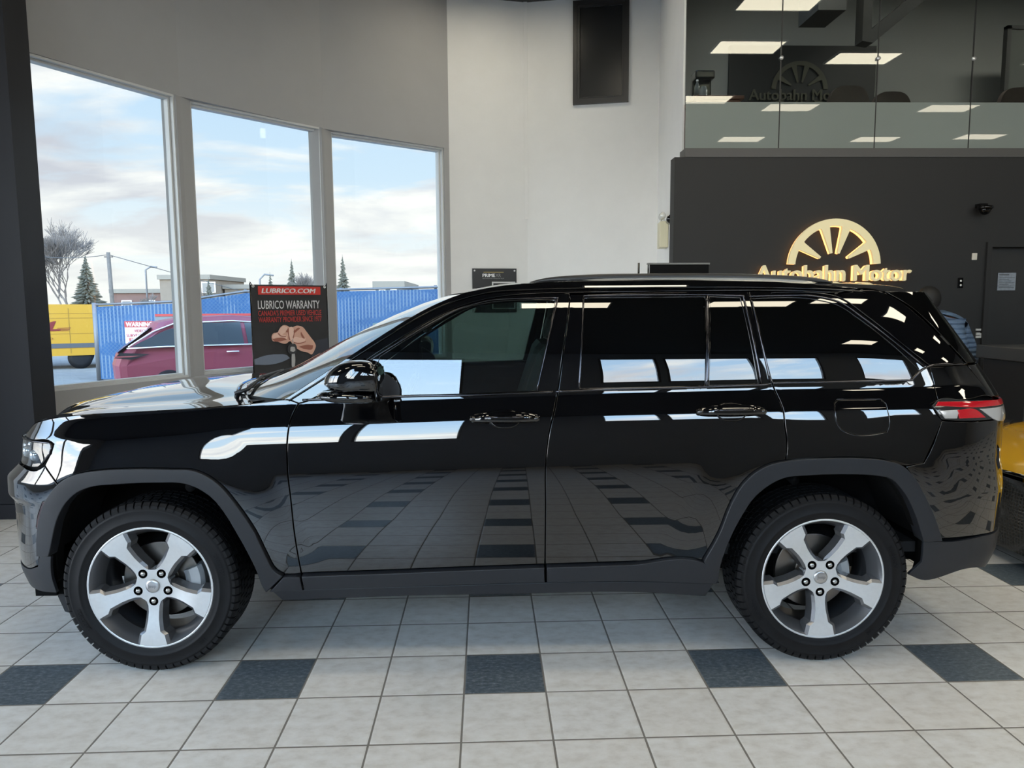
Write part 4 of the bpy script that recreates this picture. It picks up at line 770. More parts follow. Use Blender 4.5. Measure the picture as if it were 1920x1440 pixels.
for sgn in (0, 1):
    V, Nn, Fc = patch_geo(hlx, fine=True, off=.001, gap=.001, ang=20); f = np.array([1, -1 if sgn else 1, 1])
    h = mesh_n('headlamp', V*f, Nn*f, [q[::-1] for q in Fc] if sgn else Fc, M_lens, car)
    V, Nn, Fc = patch_geo(hlx, fine=True, off=-.035, gap=.003, depth=.01)
    mesh_n('lamp_bowl', V*f, Nn*f, [q[::-1] for q in Fc] if sgn else Fc, mat('lamp_bowl_grey', (.60, .61, .62), .3, metal=.4), h)
    for (s, z, r) in ((-2.10, .965, .028), (-2.25, .968, .030), (-2.42, .968, .030)):
        p = surf(s, z, -.022, -1); p.y *= (-1 if sgn else 1); MB().sphere(p, r, 14, (.8, .8, 1)).build('projector', mat('projector_glass', (.7, .74, .78), .05, metal=.7), h)
    pth = [surf(s, z, .003) for s, z in [(-2.62, 1.022), (-2.3, 1.029), (-2.19, 1.030), (-2.08, 1.028), (-1.93, 1.028), (-1.915, 1.016), (-1.925, .985), (-1.975, .94)]]
    if sgn: pth = [Vector((p.x, -p.y, p.z)) for p in pth]
    MB().tube(pth, .0045, 8).build('lamp_trim', M_chrome, h)
# grille with seven slots
patch('grille', [(-2.62, .905), (SL, .905), (SL, 1.03), (-2.62, 1.03)], m=M_gloss, parent=car, both='merge', gap=.0, off=-.02)
mb = MB()
for k in range(-3, 4):
    yc = k*.115; zc0 = .967
    rg_ = []
    for q in range(24):
        a = 2*math.pi*q/24; ca, sa = math.cos(a), math.sin(a)
        yy = yc+.045*abs(ca)**.5*(1 if ca > 0 else -1); z_ = zc0+.050*abs(sa)**.5*(1 if sa > 0 else -1)
        i = np.argmin(abs(-P0(np.linspace(SL, -2.2, 400), np.full(400, z_))[:, 1]-abs(yy))); p = P0([np.linspace(SL, -2.2, 400)[i]], [z_])[0]
        rg_.append((p[0]-.004, yy, z_))
    mb.tube(rg_, .005, 6, closed=True)
mb.build('grille_surround', M_bright, car)
# rear
rb = [(2.02, 1.092), (1.968, .97), (1.93, .912), (1.835, .899), (1.872, .85), (1.924, .76), (1.982, .65), (2.022, .566), (2.3, .562), (SR, .560), (SR, .752), (2.62, .775), (2.47, .80), (2.45, 1.08), (2.28, 1.082), (2.12, 1.085)]
patch('rear_bumper', rb, m=M_paint, parent=car, both='merge', gap=.0015)
rl = S['rbump_low']; rl = [(1.942, .558), (2.02, .556), (2.042, .553), (2.3, .558), (SR, .556), (SR, .36), (2.5, .37), (2.23, .405), (1.972, .37), (1.895, .40), (1.95, .46)]
patch('rear_valance', rl, m=M_clad, parent=car, both='merge', off=.005, gap=.0015)
patch('tailgate', [(2.31, 1.328), (2.33, 1.28), (2.378, 1.182), (2.62, 1.168), (2.62, 1.09), (2.455, 1.082), (2.475, .80), (2.62, .78), (SR, .757), (SR, 1.322)], m=M_paint, parent=car, both='merge', gap=.0015)
patch('pillar_applique', S['applique'][:4]+[(2.375, 1.18), (2.18, 1.178), (2.02, 1.181), (2.03, 1.25)], m=M_paint, parent=car, gap=.001)
rg = [(1.893, 1.661), (2.112, 1.56), (2.23, 1.442), (2.312, 1.332), (SR, 1.326), (SR, 1.655)]
patch('rear_window', rg, m=M_priv, parent=car, both='merge', gap=.002, off=.002)
tl = [(1.98, 1.158), (2.01, 1.178), (2.18, 1.176), (2.44, 1.166), (2.75, 1.164), (2.75, 1.092), (2.40, 1.084), (2.28, 1.085), (2.12, 1.088), (2.02, 1.097)]
M_red = mat('red_lamp_lens', (.42, .008, .014), .08, coat=1., emit=(.5, .01, .02), es=.12)
M_clear = mat('clear_lamp_lens', (.62, .60, .58), .12, metal=.35, coat=1.)
M_smoke = mat('smoked_lamp', (.03, .03, .03), .06)
for sgn in (0, 1):
    f = np.array([1, -1 if sgn else 1, 1]); par = None
    for nm, pl_, m_, of in (('tail_lamp', tl, M_smoke, .001), ('red_band', [(1.995, 1.155), (2.015, 1.174), (2.75, 1.161), (2.75, 1.140), (2.2, 1.142)], M_red, .005),
                        ('clear_segment', [(2.01, 1.136), (2.12, 1.138), (2.10, 1.098), (2.035, 1.10)], M_clear, .005), ('red_segment', [(2.105, 1.136), (2.21, 1.136), (2.27, 1.096), (2.112, 1.098)], M_red, .007),
                        ('clear_segment', [(2.24, 1.136), (2.70, 1.137), (2.70, 1.092), (2.31, 1.094)], M_clear, .005)):
        V, Nn, Fc = patch_geo(pl_, off=of, gap=.001, depth=.008, step=.02, fine=True, ds=.02)
        o = mesh_n(nm, V*f, Nn*f, [q[::-1] for q in Fc] if sgn else Fc, m_, par or car); par = par or o
# cladding
patch('wheel_arch_trim', S['front_arch'], m=M_clad, parent=car, off=.020, depth=.075, rnd=.004, gap=.001)
patch('wheel_arch_trim', S['rear_arch'], m=M_clad, parent=car, off=.020, depth=.075, rnd=.004, gap=.001)
patch('door_cladding', S['door_cladF'], m=M_clad, parent=doors['front_door'][0], both=None, off=.020, depth=.035, rnd=.004)
patch('door_cladding', S['door_cladR'], m=M_clad, parent=doors['rear_door'][0], both=None, off=.020, depth=.035, rnd=.004)
for k_, d_ in (('door_cladF', 'front_door'), ('door_cladR', 'rear_door')):
    V, Nn, Fc = patch_geo(S[k_], off=.020, depth=.035, rnd=.004); mesh_n('door_cladding', V*[1, -1, 1], Nn*[1, -1, 1], [f[::-1] for f in Fc], M_clad, doors[d_][1])
patch('fender_foot', S['fender_foot'], m=M_clad, parent=car, off=.020, depth=.035)
patch('rocker_sill', S['rocker'], m=M_clad, parent=car, off=.002, depth=.05, rnd=.006)
# window glass and dark bright-work around it
def both_sides(fn):
    for sd in (0, 1): fn(sd)
def glassset(sd):
    f = np.array([1, -1 if sd else 1, 1]); fr = (lambda F: [q[::-1] for q in F]) if sd else (lambda F: F)
    for nm, key, m_, par in (('window_glass', 'fglass', M_glass, doors['front_door'][sd]), ('window_glass', 'rglass', M_priv, doors['rear_door'][sd]), ('quarter_glass', 'rvent', M_priv, doors['rear_door'][sd]), ('quarter_glass', 'qglass', M_priv, quarter[sd])):
        V, Nn, Fc = patch_geo(S[key], off=-.004, gap=-.0035, depth=.004, rnd=.0005, ds=.04); mesh_n(nm, V*f, Nn*f, fr(Fc), m_, par)
    def strip(par, pts, r=.0035, m_=M_chrome, off=.003, name='window_trim'):
        P_ = [surf(s, z, off, -1) for s, z in open_path(pts)]; P_ = [Vector((p.x, p.y*f[1], p.z)) for p in P_]
        MB().tube(P_, r, 6).build(name, m_, par)
    fg, rgl, rv, qg = S['fglass'], S['rglass'], S['rvent'], S['qglass']
    a = smooth_loop(S['front_door'], .05)
    strip(doors['front_door'][sd], [(-.80, 1.207), (-.55, 1.214), (-.3, 1.221), (-.095, 1.222), (.10, 1.228), (.285, 1.232)], .006)
    strip(doors['rear_door'][sd], [(.30, 1.234), (.5, 1.240), (.95, 1.248), (1.24, 1.256)], .006)
    strip(quarter[sd], [(1.25, 1.262), (1.6, 1.265), (1.91, 1.267), (1.985, 1.313), (2.02, 1.323), (2.3, 1.330)], .005)
    strip(doors['front_door'][sd], [(-.64, 1.285), (-.505, 1.378), (-.385, 1.452), (-.245, 1.532), (-.11, 1.598), (.0, 1.629), (.16, 1.638), (.318, 1.640), (.262, 1.43), (.216, 1.237)], .004)
    strip(doors['rear_door'][sd], [(.40, 1.25), (.415, 1.43), (.432, 1.648), (.7, 1.650), (1.0, 1.648), (1.15, 1.643), (1.198, 1.26)], .004)
    strip(doors['rear_door'][sd], [(.985, 1.645), (.958, 1.25)], .008)
    strip(quarter[sd], [(1.178, 1.64), (1.3, 1.642), (1.46, 1.640), (1.585, 1.612), (1.70, 1.54), (1.885, 1.415), (2.0, 1.325)], .004)
    strip(quarter[sd], [(1.28, 1.656), (1.46, 1.655), (1.6, 1.628), (1.715, 1.555), (1.905, 1.425), (2.035, 1.328)], .003, M_gloss)
    strip(quarter[sd], [(1.184, 1.63), (1.207, 1.46), (1.238, 1.268)], .004)
    strip(car, [(-.86, 1.205), (-.70, 1.305), (-.60, 1.372), (-.45, 1.468), (-.30, 1.558), (-.16, 1.622), (.0, 1.664), (.2, 1.676), (.6, 1.681), (1.2, 1.679), (1.5, 1.670), (1.75, 1.655)], .004, M_gloss, .004, 'drip_moulding')
    # handles
    for dn, s0, s1, zz in (('front_door', -.075, .225, 1.122), ('rear_door', .905, 1.205, 1.143)):
        mb = MB(); n = 14; zz = zz
        def pt(t, dz, o): p = surf(s0+(s1-s0)*t, zz+dz+.01*t*0, o, -1); return Vector((p.x, p.y*f[1], p.z))
        vs = []; prof = [(-.014, .0), (.018, .0), (.020, .5), (.015, 1.), (-.010, 1.), (-.017, .55)]
        for i in range(n+1):
            t = i/n; e = math.sin(math.pi*min(1, max(0, t)))**.35; lift = .012+.030*min(1, 4.5*t, 4.5*(1-t)); th = .013
            for dz, o in prof: vs.append(pt(t, dz*(.55+.45*e), lift-th+th*o))
        fs = [(i*6+j, i*6+(j+1) % 6, (i+1)*6+(j+1) % 6, (i+1)*6+j) for i in range(n) for j in range(6)]+[tuple(range(6)), tuple(n*6+j for j in range(6))]
        mb.add(vs, fs, True)
        for t in (.05, .95): mb.tube([pt(t, 0, -.004), pt(t, 0, .022)], .014, 10)
        h = mb.build('door_handle', M_paint, doors[dn][sd])
        st = MB(); st.tube([pt(t, .001, .0425) for t in (.22, .4, .6, .78)], .0045, 8); st.build('handle_strip', M_chrome, h)
        sm = (s0+s1)/2; ov = [(sm+.062*math.cos(a)*abs(math.cos(a))**-.25 if abs(math.cos(a)) > 1e-6 else sm, zz+.034*math.sin(a)) for a in [2*math.pi*(i+.5)/28 for i in range(28)]]
        V, Nn, Fc = patch_geo(ov, off=.0012, gap=0, rnd=.001, depth=.003, step=.05, ds=.02)
        # shallow dished cup behind the grip
        d = np.clip(1-(((V[:, 0]-P0([sm], [zz])[0][0])/.060)**2+((V[:, 2]-zz)/.032)**2), 0, 1); V = V+Nn*(-.010*d)[:, None]+Nn*.006
        mesh_n('handle_cup', V*f, Nn*f, fr(Fc), M_gloss, h)
both_sides(glassset)
# --- hood, cowl, windshield, roof
HE = [(-1.02, 1.193), (-1.062, 1.1895)]+[tuple(p) for p in S['front_fender'][1:7]][::-1]
HB = smooth_loop([tuple(p) for p in HE]+[(-2.165, 1.062), (-2.25, 1.050), (-2.45, 1.045), (-2.75, 1.044), (SL, 1.044), (SL, .5), (-1.0, .5)], .025)
k0 = int(np.argmin(np.hypot(HB[:, 0]+1.02, HB[:, 1]-1.193)))
HB = np.roll(HB, -k0, 0); HB = HB if abs(HB[1][1]-1.19) < .02 else np.roll(HB[::-1], 1, 0)
e_ = int(np.argmin(np.hypot(HB[:, 0]-SL, HB[:, 1]-1.044))); HB = HB[:e_+1]
bp = PN(HB[:, 0], HB[:, 1], 0.)[0]
HCX = [-2.335, -2.27, -2.12, -1.885, -1.68, -1.5, -1.33, -1.25]; HCZ = [1.046, 1.082, 1.130, 1.178, 1.200, 1.213, 1.209, 1.203]
tipx = bp[-1][0]
def hood_pt(i, u, side):
    b = bp[i]; xb, yb, zb = b; cx = xb-.27*max(0, (xb+2.2)/1.2)**1.0 if xb > -2.2 else xb
    cx = max(cx, tipx); cz = float(np.interp(cx, [tipx]+HCX[1:], HCZ)); cz = zb+(cz-zb)*min(1, abs(yb)/.45)
    w = u; f = .62*(1-(1-w)**2.6)+.38*_ss(.30, .62, w)
    f = float(f); sk = -.010*math.exp(-((w-.27)/.09)**2)*min(1, max(0, -(xb+1.0)/.3))*min(1, abs(yb)/.5)
    x = xb+(cx-xb)*(1-(1-w)**1.6); y = yb*(1-w); return (x, y*side, zb+(cz-zb)*f+sk)
nh = len(bp)-1; mb = MB()
for side in (1, -1): mb.grid(lambda a, b: hood_pt(int(round(a*nh)), b, side), nh, 36)
hood = mb.build('hood', M_paint, car)
cr = []
for t in np.linspace(0, 1, 19):      # dark windscreen-washer tray between the hood and the windshield
    cr.append(t)
ws_edge = [tuple(map(float, p)) for p in PN([p[0] for p in S['apillar_top']], [p[1] for p in S['apillar_top']], -.004)[0]]
ws_c = [(-1.30, 1.188), (-1.09, 1.268), (-.955, 1.335), (-.80, 1.418), (-.655, 1.492), (-.50, 1.562), (-.345, 1.622), (-.21, 1.662)]
def wpt(t, u):
    k = t*7; i = min(6, int(k)); q = k-i
    e = [ws_edge[i][j]*(1-q)+ws_edge[i+1][j]*q for j in range(3)]; c = [ws_c[i][j]*(1-q)+ws_c[i+1][j]*q for j in range(2)]
    w = 1-abs(u)**2.3; return (e[0]+(c[0]-e[0])*w, e[1]*-u, e[2]+(c[1]-e[2])*w)
MB().grid(lambda a, b: wpt(a, 2*b-1), 21, 32).build('windshield', M_wind, car)
mb = MB()
hr = [hood_pt(0, u, 1) for u in np.linspace(0, 1, 13)]; wr = [wpt(0, -u) for u in np.linspace(1, 0, 13)]
wr = [(p[0], -abs(p[1]), p[2]) for p in wr]
def cow(a, b, side):
    i = min(11, int(b*12)); q = b*12-i; h = [hr[i][j]*(1-q)+hr[i+1][j]*q for j in range(3)]; w = [wr[i][j]*(1-q)+wr[i+1][j]*q for j in range(3)]
    return (h[0]+(w[0]-h[0])*a, (h[1]+(w[1]-h[1])*a)*side, h[2]+(w[2]-h[2])*a-.045*math.sin(math.pi*min(1, a*1.15))-.004)
for side in (1, -1): mb.grid(lambda a, b: cow(a, b, side), 10, 24)
mb.build('cowl_tray', mat('cowl_plastic', (.012, .012, .013), .55), car)
MB().tube([(hr[i][0]-.002, hr[i][1]*s_, hr[i][2]+.001) for s_, rg_ in ((1, range(12, -1, -1)),) for i in rg_][::-1]+[(hr[i][0]-.002, -hr[i][1], hr[i][2]+.001) for i in range(11, -1, -1)], .007, 8).build('hood_lip', M_paint, hood)
for s_, x0 in ((-1, -.16), (1, .52)):
    mb = MB(); a = Vector((-1.16, s_*.55 if s_ < 0 else .10, 1.215)); b = Vector((-1.06, s_*.05 if s_ < 0 else .66, 1.262))
    a = Vector(wpt(.02, -.62 if s_ < 0 else .1))+Vector((-.015, 0, .012)); b = Vector(wpt(.10, .05 if s_ < 0 else .78))+Vector((-.012, 0, .014))
    mb.tube([a+Vector((-.06, -.02, -.02)), a, (a+b)/2+Vector((-.02, 0, .012)), b], [.010, .009, .007, .004], 8)
    mb.tube([a.lerp(b, .1)+Vector((0, 0, -.004)), a.lerp(b, 1.05)+Vector((0, 0, -.004))], .005, 6)
    mb.build('wiper', M_clad, car)
rt = [tuple(map(float, p)) for p in PN([p[0] for p in S['apillar_top'][-1:]+S['roof_edge']], [p[1] for p in S['apillar_top'][-1:]+S['roof_edge']], 0)[0]]
rc = [(-.21, 1.662), (-.10, 1.690), (.03, 1.713), (.17, 1.728), (.44, 1.745), (.70, 1.752), (.96, 1.752), (1.33, 1.745), (1.62, 1.735), (1.82, 1.722), (2.02, 1.705)]
def rpt(t, u):
    k = t*10; i = min(9, int(k)); q = k-i
    e = [rt[i][j]*(1-q)+rt[i+1][j]*q for j in range(3)]; c = [rc[i][j]*(1-q)+rc[i+1][j]*q for j in range(2)]
    w = 1-abs(u)**2.6; return (e[0]+(c[0]-e[0])*w, e[1]*-u, e[2]+(c[1]-e[2])*w)
MB().grid(lambda a, b: rpt(a, 2*b-1), 30, 28).build('roof', M_paint, car)
# tail spoiler lip over the rear window
def spt(a, u):
    e0 = rpt(1., u); w = 1-abs(u)**4; x1 = 1.945+.37*(1-abs(u)**1.8)
    p0 = Vector(e0); p1 = Vector((x1, e0[1]*.93, 1.622+.025*(1-u*u))); p = p0.lerp(p1, a); p.z += .012*math.sin(math.pi*a); return p
mb = MB().grid(lambda a, b: spt(a, 2*b-1), 8, 28)
mb.grid(lambda a, b: Vector(spt(1-a*.75, 2*b-1))+Vector((0, 0, -.03*math.sin(math.pi*min(1, a*1.2+.0))**.5-.004)), 6, 28)
mb.build('roof_spoiler', M_paint, car)
# roof rails
def rail(sd):
    y = -1 if sd == 0 else 1; tp = smooth_open([(p[0], p[2]) for p in S['rail_top']], 6); mb = MB(); vs = []; n = len(tp)
    for x, z in tp:
        t = (x-tp[0][0])/(tp[-1][0]-tp[0][0]); h = .006+.030*min(1, 7*t, 9*(1-t)); w = .010+.012*min(1, 8*t, 8*(1-t))
        for dy, dz in ((-w, -h), (-w, -.006), (-w*.5, 0), (w*.5, 0), (w, -.006), (w, -h)): vs.append((x, y*(.640)+dy, z+dz))
    mb.add(vs, [(i*6+j, i*6+(j+1) % 6, (i+1)*6+(j+1) % 6, (i+1)*6+j) for i in range(n-1) for j in range(6)]+[tuple(range(6)), tuple((n-1)*6+j for j in range(6))], True)
    r = mb.build('roof_rail', mat('satin_rail', (.02, .02, .021), .35), car)
    st = smooth_open([(p[0], p[2]) for p in S['rail_sil']], 5); vs = []
    for i, (x, z) in enumerate(st):
        t = i/(len(st)-1); h = .001+.015*min(1, 9*t, 6*(1-t))
        for dy, dz in ((.0, 0), (-.006, -.002), (-.010, -h), (.0, -h-.001)): vs.append((x, y*.640+y*(.023-dy), z+dz))
    MB().add(vs, [(i*4+j, i*4+(j+1) % 4, (i+1)*4+(j+1) % 4, (i+1)*4+j) for i in range(len(st)-1) for j in range(4)]+[(0, 1, 2, 3), tuple(len(st)*4-4+j for j in range(4))]).build('rail_insert', M_rail, r)
rail(0); rail(1)
# door mirrors
def mirror(sd):
    sg = -1 if sd == 0 else 1; mb = MB(); O = smooth_loop([(p[0], p[2]) for p in S['mirror'][:9]]+[(-.615, 1.279), (-.52, 1.272), (-.433, 1.270)], .02, 50)
    c = np.array([-.50, 1.325]); rings = []
    for y, sc in ((-1.035, .60), (-1.05, .80), (-1.075, .92), (-1.12, 1.), (-1.17, .99), (-1.205, .93), (-1.228, .80), (-1.24, .55)):
        rings.append([(-.43+(p[0]+.43)*sc, y if sg < 0 else -y, c[1]+(p[1]-c[1])*(.35+.65*sc)) for p in O])
    n = len(O); vs = [p for r in rings for p in r]
    mb.add(vs, [(i*n+j, i*n+(j+1) % n, (i+1)*n+(j+1) % n, (i+1)*n+j) for i in range(len(rings)-1) for j in range(n)]+[tuple(range(n)), tuple((len(rings)-1)*n+j for j in range(n))], True)
    h = mb.build('side_mirror', M_paint, car)
    mb = MB(); vs = []
    low = smooth_loop([(-.430, 1.268), (-.615, 1.277), (-.670, 1.264), (-.677, 1.252), (-.638, 1.237), (-.54, 1.228), (-.43, 1.231)], .02, 50); n = len(low)
    for y, sc in ((-.93, .6), (-1.0, .8), (-1.08, 1.), (-1.17, 1.), (-1.215, .85), (-1.235, .5)):
        for p in low: vs.append((-.52+(p[0]+.52)*sc, -y*sg if False else (y if sg < 0 else -y), 1.252+(p[1]-1.252)*sc))
    mb.add(vs, [(i*n+j, i*n+(j+1) % n, (i+1)*n+(j+1) % n, (i+1)*n+j) for i in range(5) for j in range(n)]+[tuple(range(n)), tuple(5*n+j for j in range(n))], True)
    mb.build('mirror_base', M_paint, h)
    MB().box((-.427, sg*1.135, 1.322), (.006, .17, .085), bev=.002).build('mirror_glass', M_bright, h)
    f = np.array([1, -1 if sd else 1, 1]); V, Nn, Fc = patch_geo(S['sail'], off=.006, gap=0, depth=.02, step=.02); mesh_n('mirror_sail', V*f, Nn*f, [q[::-1] for q in Fc] if sd else Fc, M_clad, h)
mirror(0); mirror(1)
# --- hidden inner shell, wheel wells, underside
fa = smooth_loop(S['front_arch'], .03); 
def arch_hull(inn): return [tuple(p) for p in inn]
fi = DATA['front_arch'][19:]; ri = DATA['rear_arch'][15:][::-1]
hull = [(SL, .36), (SL, 1.035), (-2.2, 1.03), (-2.05, 1.08), (-1.8, 1.13), (-1.2, 1.165), (-.9, 1.19), (-.6, 1.205), (.3, 1.215), (1.2, 1.235), (2.2, 1.25), (SR, 1.25), (SR, .38), (1.98, .38)]+[(a, b) for a, b in [(1.97, .55)]+ri[::-1][1:]]+[(1.03, .36), (-.98, .36)]+[(a, b) for a, b in fi[::-1] if b > .37]+[(-1.96, .40), (-1.98, .38)]
V, Nn, Fc = patch_geo(hull, off=-.03, gap=.0, rnd=.001, depth=.04, ang=1, step=.06, ds=.06)
mesh_n('inner_shell', np.vstack([V, V*[1, -1, 1]]), np.vstack([Nn, Nn*[1, -1, 1]]), Fc+[tuple(i+len(V) for i in f[::-1]) for f in Fc], M_dark, car)
mb = MB(); mb.b2((-1.0, -.80, .335), (.95, .80, .36)).b2((-2.15, -.55, .33), (2.3, .55, .38)).b2((-2.08, -.80, .30), (-1.985, .80, .5)).b2((1.99, -.80, .40), (2.1, .80, .6)).b2((-2.0, -.78, .30), (-1.90, .78, .42)).build('underside', M_dark, car)
for x, key in ((-1.482, fi), (1.482, ri)):
    for sg in (-1, 1):
        mb = MB(); pts = [(a, b) for a, b in key]; pts = sorted(pts) if False else pts; vs = []
        pts = smooth_open(pts, 3); n = len(pts)
        for y in (.93, .9, .56): vs += [(p[0]+(0 if y > .92 else 0), sg*y, p[1]+.005) for p in pts]
        vs.append((x, sg*.56, .5))
        mb.add(vs, [(r*n+i, r*n+i+1, (r+1)*n+i+1, (r+1)*n+i) for r in range(2) for i in range(n-1)]+[(2*n+i, 2*n+i+1, 3*n) for i in range(n-1)], False)
        mb.add([(x-.5, sg*.56, .3), (x+.5, sg*.56, .3), (x+.45, sg*.56, .86), (x-.45, sg*.56, .86)], [(0, 1, 2, 3)])
        mb.tube([(x+.13*(1 if x < 0 else -.6), sg*.80, .80), (x+.13*(1 if x < 0 else -.6), sg*.62, .82)], .022, 10)
        mb.build('wheel_well', M_liner, car, recalc=False)
d_ = S['deflector']; mb = MB()
for sg in (-1, 1): mb.prism([(p[0], p[2]) for p in d_], -.06, .06, frame((0, sg*.70, 0), (1, 0, 0), (0, 0, 1)))
mb.build('air_deflector', M_clad, car)
# --- cabin
M_seat = noisy('charcoal_leather', (.022, .022, .024), .1, 40, .5); M_cab = mat('cabin_plastic', (.030, .030, .032), .6)
mb = MB(); mb.b2((-.95, -.78, .45), (2.1, .78, .50)); mb.build('cabin_floor', M_cab, car)
MB().grid(lambda a, b: (-1.20+a*.62, (2*b-1)*(.80-.02*a), 1.165+.035*math.sin(math.pi*a)-(.42*max(0, a-.85)/.15)), 14, 12).build('dashboard', M_cab, car)
for y in (-.40, .40):
    for x0, nm in ((-.25, 'front_seat'), (.85, 'rear_seat')):
        mb = MB(); mb.box((x0+.18, y, .78), (.52, .50, .16), bev=.05)
        R_ = Matrix.Rotation(math.radians(18), 3, 'Y'); mb.box((x0+.50, y, 1.10), (.14, .50, .62), bev=.06, M=R_)
        st = mb.build(nm, M_seat, car); hd = MB().box((x0+.63, y, 1.475), (.10, .26, .17), bev=.045, M=R_).tube([(x0+.60, y-.06, 1.34), (x0+.62, y-.06, 1.45)], .006, 6).tube([(x0+.60, y+.06, 1.34), (x0+.62, y+.06, 1.45)], .006, 6).build('headrest', M_seat, st)
MB().tube([(-.42+.06*math.sin(a)*.9, -.40+.185*math.cos(a), 1.09+.175*math.sin(a)) for a in [2*math.pi*i/28 for i in range(28)]], .014, 8, closed=True).tube([(-.62, -.40, 1.03), (-.43, -.40, 1.08)], .035, 10).box((-.425, -.40, 1.08), (.03, .33, .05), bev=.01).build('steering_wheel', M_seat, car)
MB().grid(lambda a, b: tuple(Vector(rpt(a*.96+.02, (2*b-1)*.93))+Vector((0, 0, -.04))), 12, 10).build('headliner', mat('headliner_grey', (.10, .10, .10), .8), car)
mb = MB()
for sg in (-1, 1):
    p = surf(.36, 1.22, -.05); q = surf(.42, 1.60, -.05); mb.tube([(p.x, sg*abs(p.y), p.z-.3), (p.x, sg*abs(p.y), p.z), (q.x, sg*abs(q.y), q.z)], .045, 8)
mb.build('inner_pillar', mat('grey_pillar_trim', (.12, .13, .13), .6), car)
MB().box((-.34, -.02, 1.50), (.03, .24, .07), bev=.015).tube([(-.34, -.02, 1.53), (-.36, -.02, 1.575)], .008, 6).build('interior_mirror', M_cab, car)

# --- wheels
M_face = noisy('machined_alloy', (.70, .71, .72), .03, 60, .34, metal=.55)
M_pocket = mat('grey_alloy_pocket', (.19, .195, .21), .30, metal=.75, coat=.5)
M_nut = mat('lug_steel', (.5, .5, .5), .2, metal=1.)
M_rotor = mat('brake_rotor', (.22, .20, .18), .35, metal=1.); M_cal = mat('silver_caliper', (.42, .43, .44), .4, metal=.3)
def wheel_parts():
    w = empty('wheel', (0, 0, 0)); w.parent = car
    # tyre, lathe about y (outer face at -y)
    prof = [(.262, -.106), (.268, -.117), (.277, -.122), (.290, -.1262), (.302, -.1285), (.304, -.1305), (.309, -.1305), (.311, -.129), (.330, -.1285), (.346, -.125), (.349, -.1262), (.352, -.1245), (.362, -.118), (.370, -.108), (.3755, -.095), (.3775, -.06), (.378, 0)]
    full = prof+[(r, -h) for r, h in prof[::-1][1:]]
    mb = MB(); mb.lathe(full, 96)
    rows = [(-.1215, -.088, 66, 0., 1), (-.082, -.048, 66, .5, 0), (-.043, -.006, 60, .2, 0), (-.001, .036, 60, .7, 0), (.041, .078, 66, .3, 0), (.084, .117, 66, 0., 1)]
    for y0, y1, n, ph, sh in rows:
        for i in range(n):
            a0 = 2*math.pi*(i+ph)/n; a1 = a0+2*math.pi/n*.80; vs = []
            for a in (a0, (a0+a1)/2, a1):
                for (y, r) in ((y0, .352 if sh and y0 < 0 else (.372 if not sh else .3745)), (y0, .3695 if sh and y0 < 0 else .3852), (y0+.012, .3825 if sh and y0 < 0 else .3856), (y1-.010, .3856 if not (sh and y0 > 0) else .381), (y1, .3852 if not (sh and y0 > 0) else .370), (y1, .372 if not (sh and y0 > 0) else .352)):
                    sk = .012*(y-y0)/.03*(1 if sh == 0 else .3); vs.append((r*math.cos(a+sk), y, r*math.sin(a+sk)))
            fs = [(k*6+j, k*6+j+1, (k+1)*6+j+1, (k+1)*6+j) for k in range(2) for j in range(5)]+[tuple(range(6)), tuple(12+j for j in range(6))]
            mb.add(vs, fs)
    # raised sidewall lettering
    def arc_text(txt, a_mid, h, r):
        V, Fc = text_geo(txt, height=h, extrude=.0012, bold=.01); wd = V[:, 0].max(); V[:, 0] -= wd/2
        out = []
        for x, y, z in V:
            a = a_mid-x/r; rr = r+y; out.append((rr*math.cos(a), -.1287-z+max(0, rr-.335)*.35, rr*math.sin(a)))
        mb.add(out, Fc)
    arc_text('265/50R20', math.radians(18), .017, .318); arc_text('M+S', math.radians(-48), .014, .320); arc_text('265/50R20', math.radians(205), .017, .318)
    tyre = mb.build('tyre', M_rubber, w, recalc=False)
    # rim barrel
    mb = MB(); mb.mat(0); mb.lathe([(.259, -.108), (.2635, -.113), (.2665, -.1175), (.2655, -.1215), (.2615, -.123), (.2575, -.121)], 96)
    mb.mat(1); mb.lathe([(.2575, -.121), (.250, -.108), (.243, -.080), (.236, -.05), (.232, 0), (.228, .10), (.258, .115)], 96)
    rim = mb.build('rim', [M_face, M_pocket], w, recalc=False)
    # star of five spokes
    half = [(.074, .030), (.090, .0235), (.115, .0215), (.145, .0225), (.175, .027), (.196, .0305), (.207, .042), (.214, .049), (.235, .053), (.257, .058)]
    def sp(k, side, off=0.):
        th = -math.pi/2+k*2*math.pi/5; o = []
        for r, hw in half:
            hw = hw+off*(1 if r > .08 else .3); a = math.asin(hw/r)*side; o.append((r*math.cos(th+a), r*math.sin(th+a)))
        return o
    def star(off):
        L = []
        for k in range(5):
            L += sp(k, -1, off)
            th = -math.pi/2+k*2*math.pi/5; a = math.asin((.058+off)/.257)
            L += [(.257*math.cos(th+q*a), .257*math.sin(th+q*a)) for q in (-.5, 0, .5)]
            L += sp(k, 1, off)[::-1]
            thm = th+math.pi/5; L += [(.0715*math.cos(thm), .0715*math.sin(thm))] if off == 0 else [(.078*math.cos(thm), .078*math.sin(thm))]
        return L
    def yface(r): return -.1225+.030*(1-_ss(.05, .235, r))-.004*math.exp(-((r-.05)/.03)**2)
    P1 = star(0.); P2 = star(.012); lugs = []
    for k in range(5):
        th = -math.pi/2+k*2*math.pi/5; c = (.0665*math.cos(th), .0665*math.sin(th)); lugs.append([(c[0]+.0198*math.cos(2*math.pi*i/14), c[1]+.0198*math.sin(2*math.pi*i/14)) for i in range(14)])
    vs2 = [Vector(p) for p in P1]; es = [(i, (i+1) % len(P1)) for i in range(len(P1))]
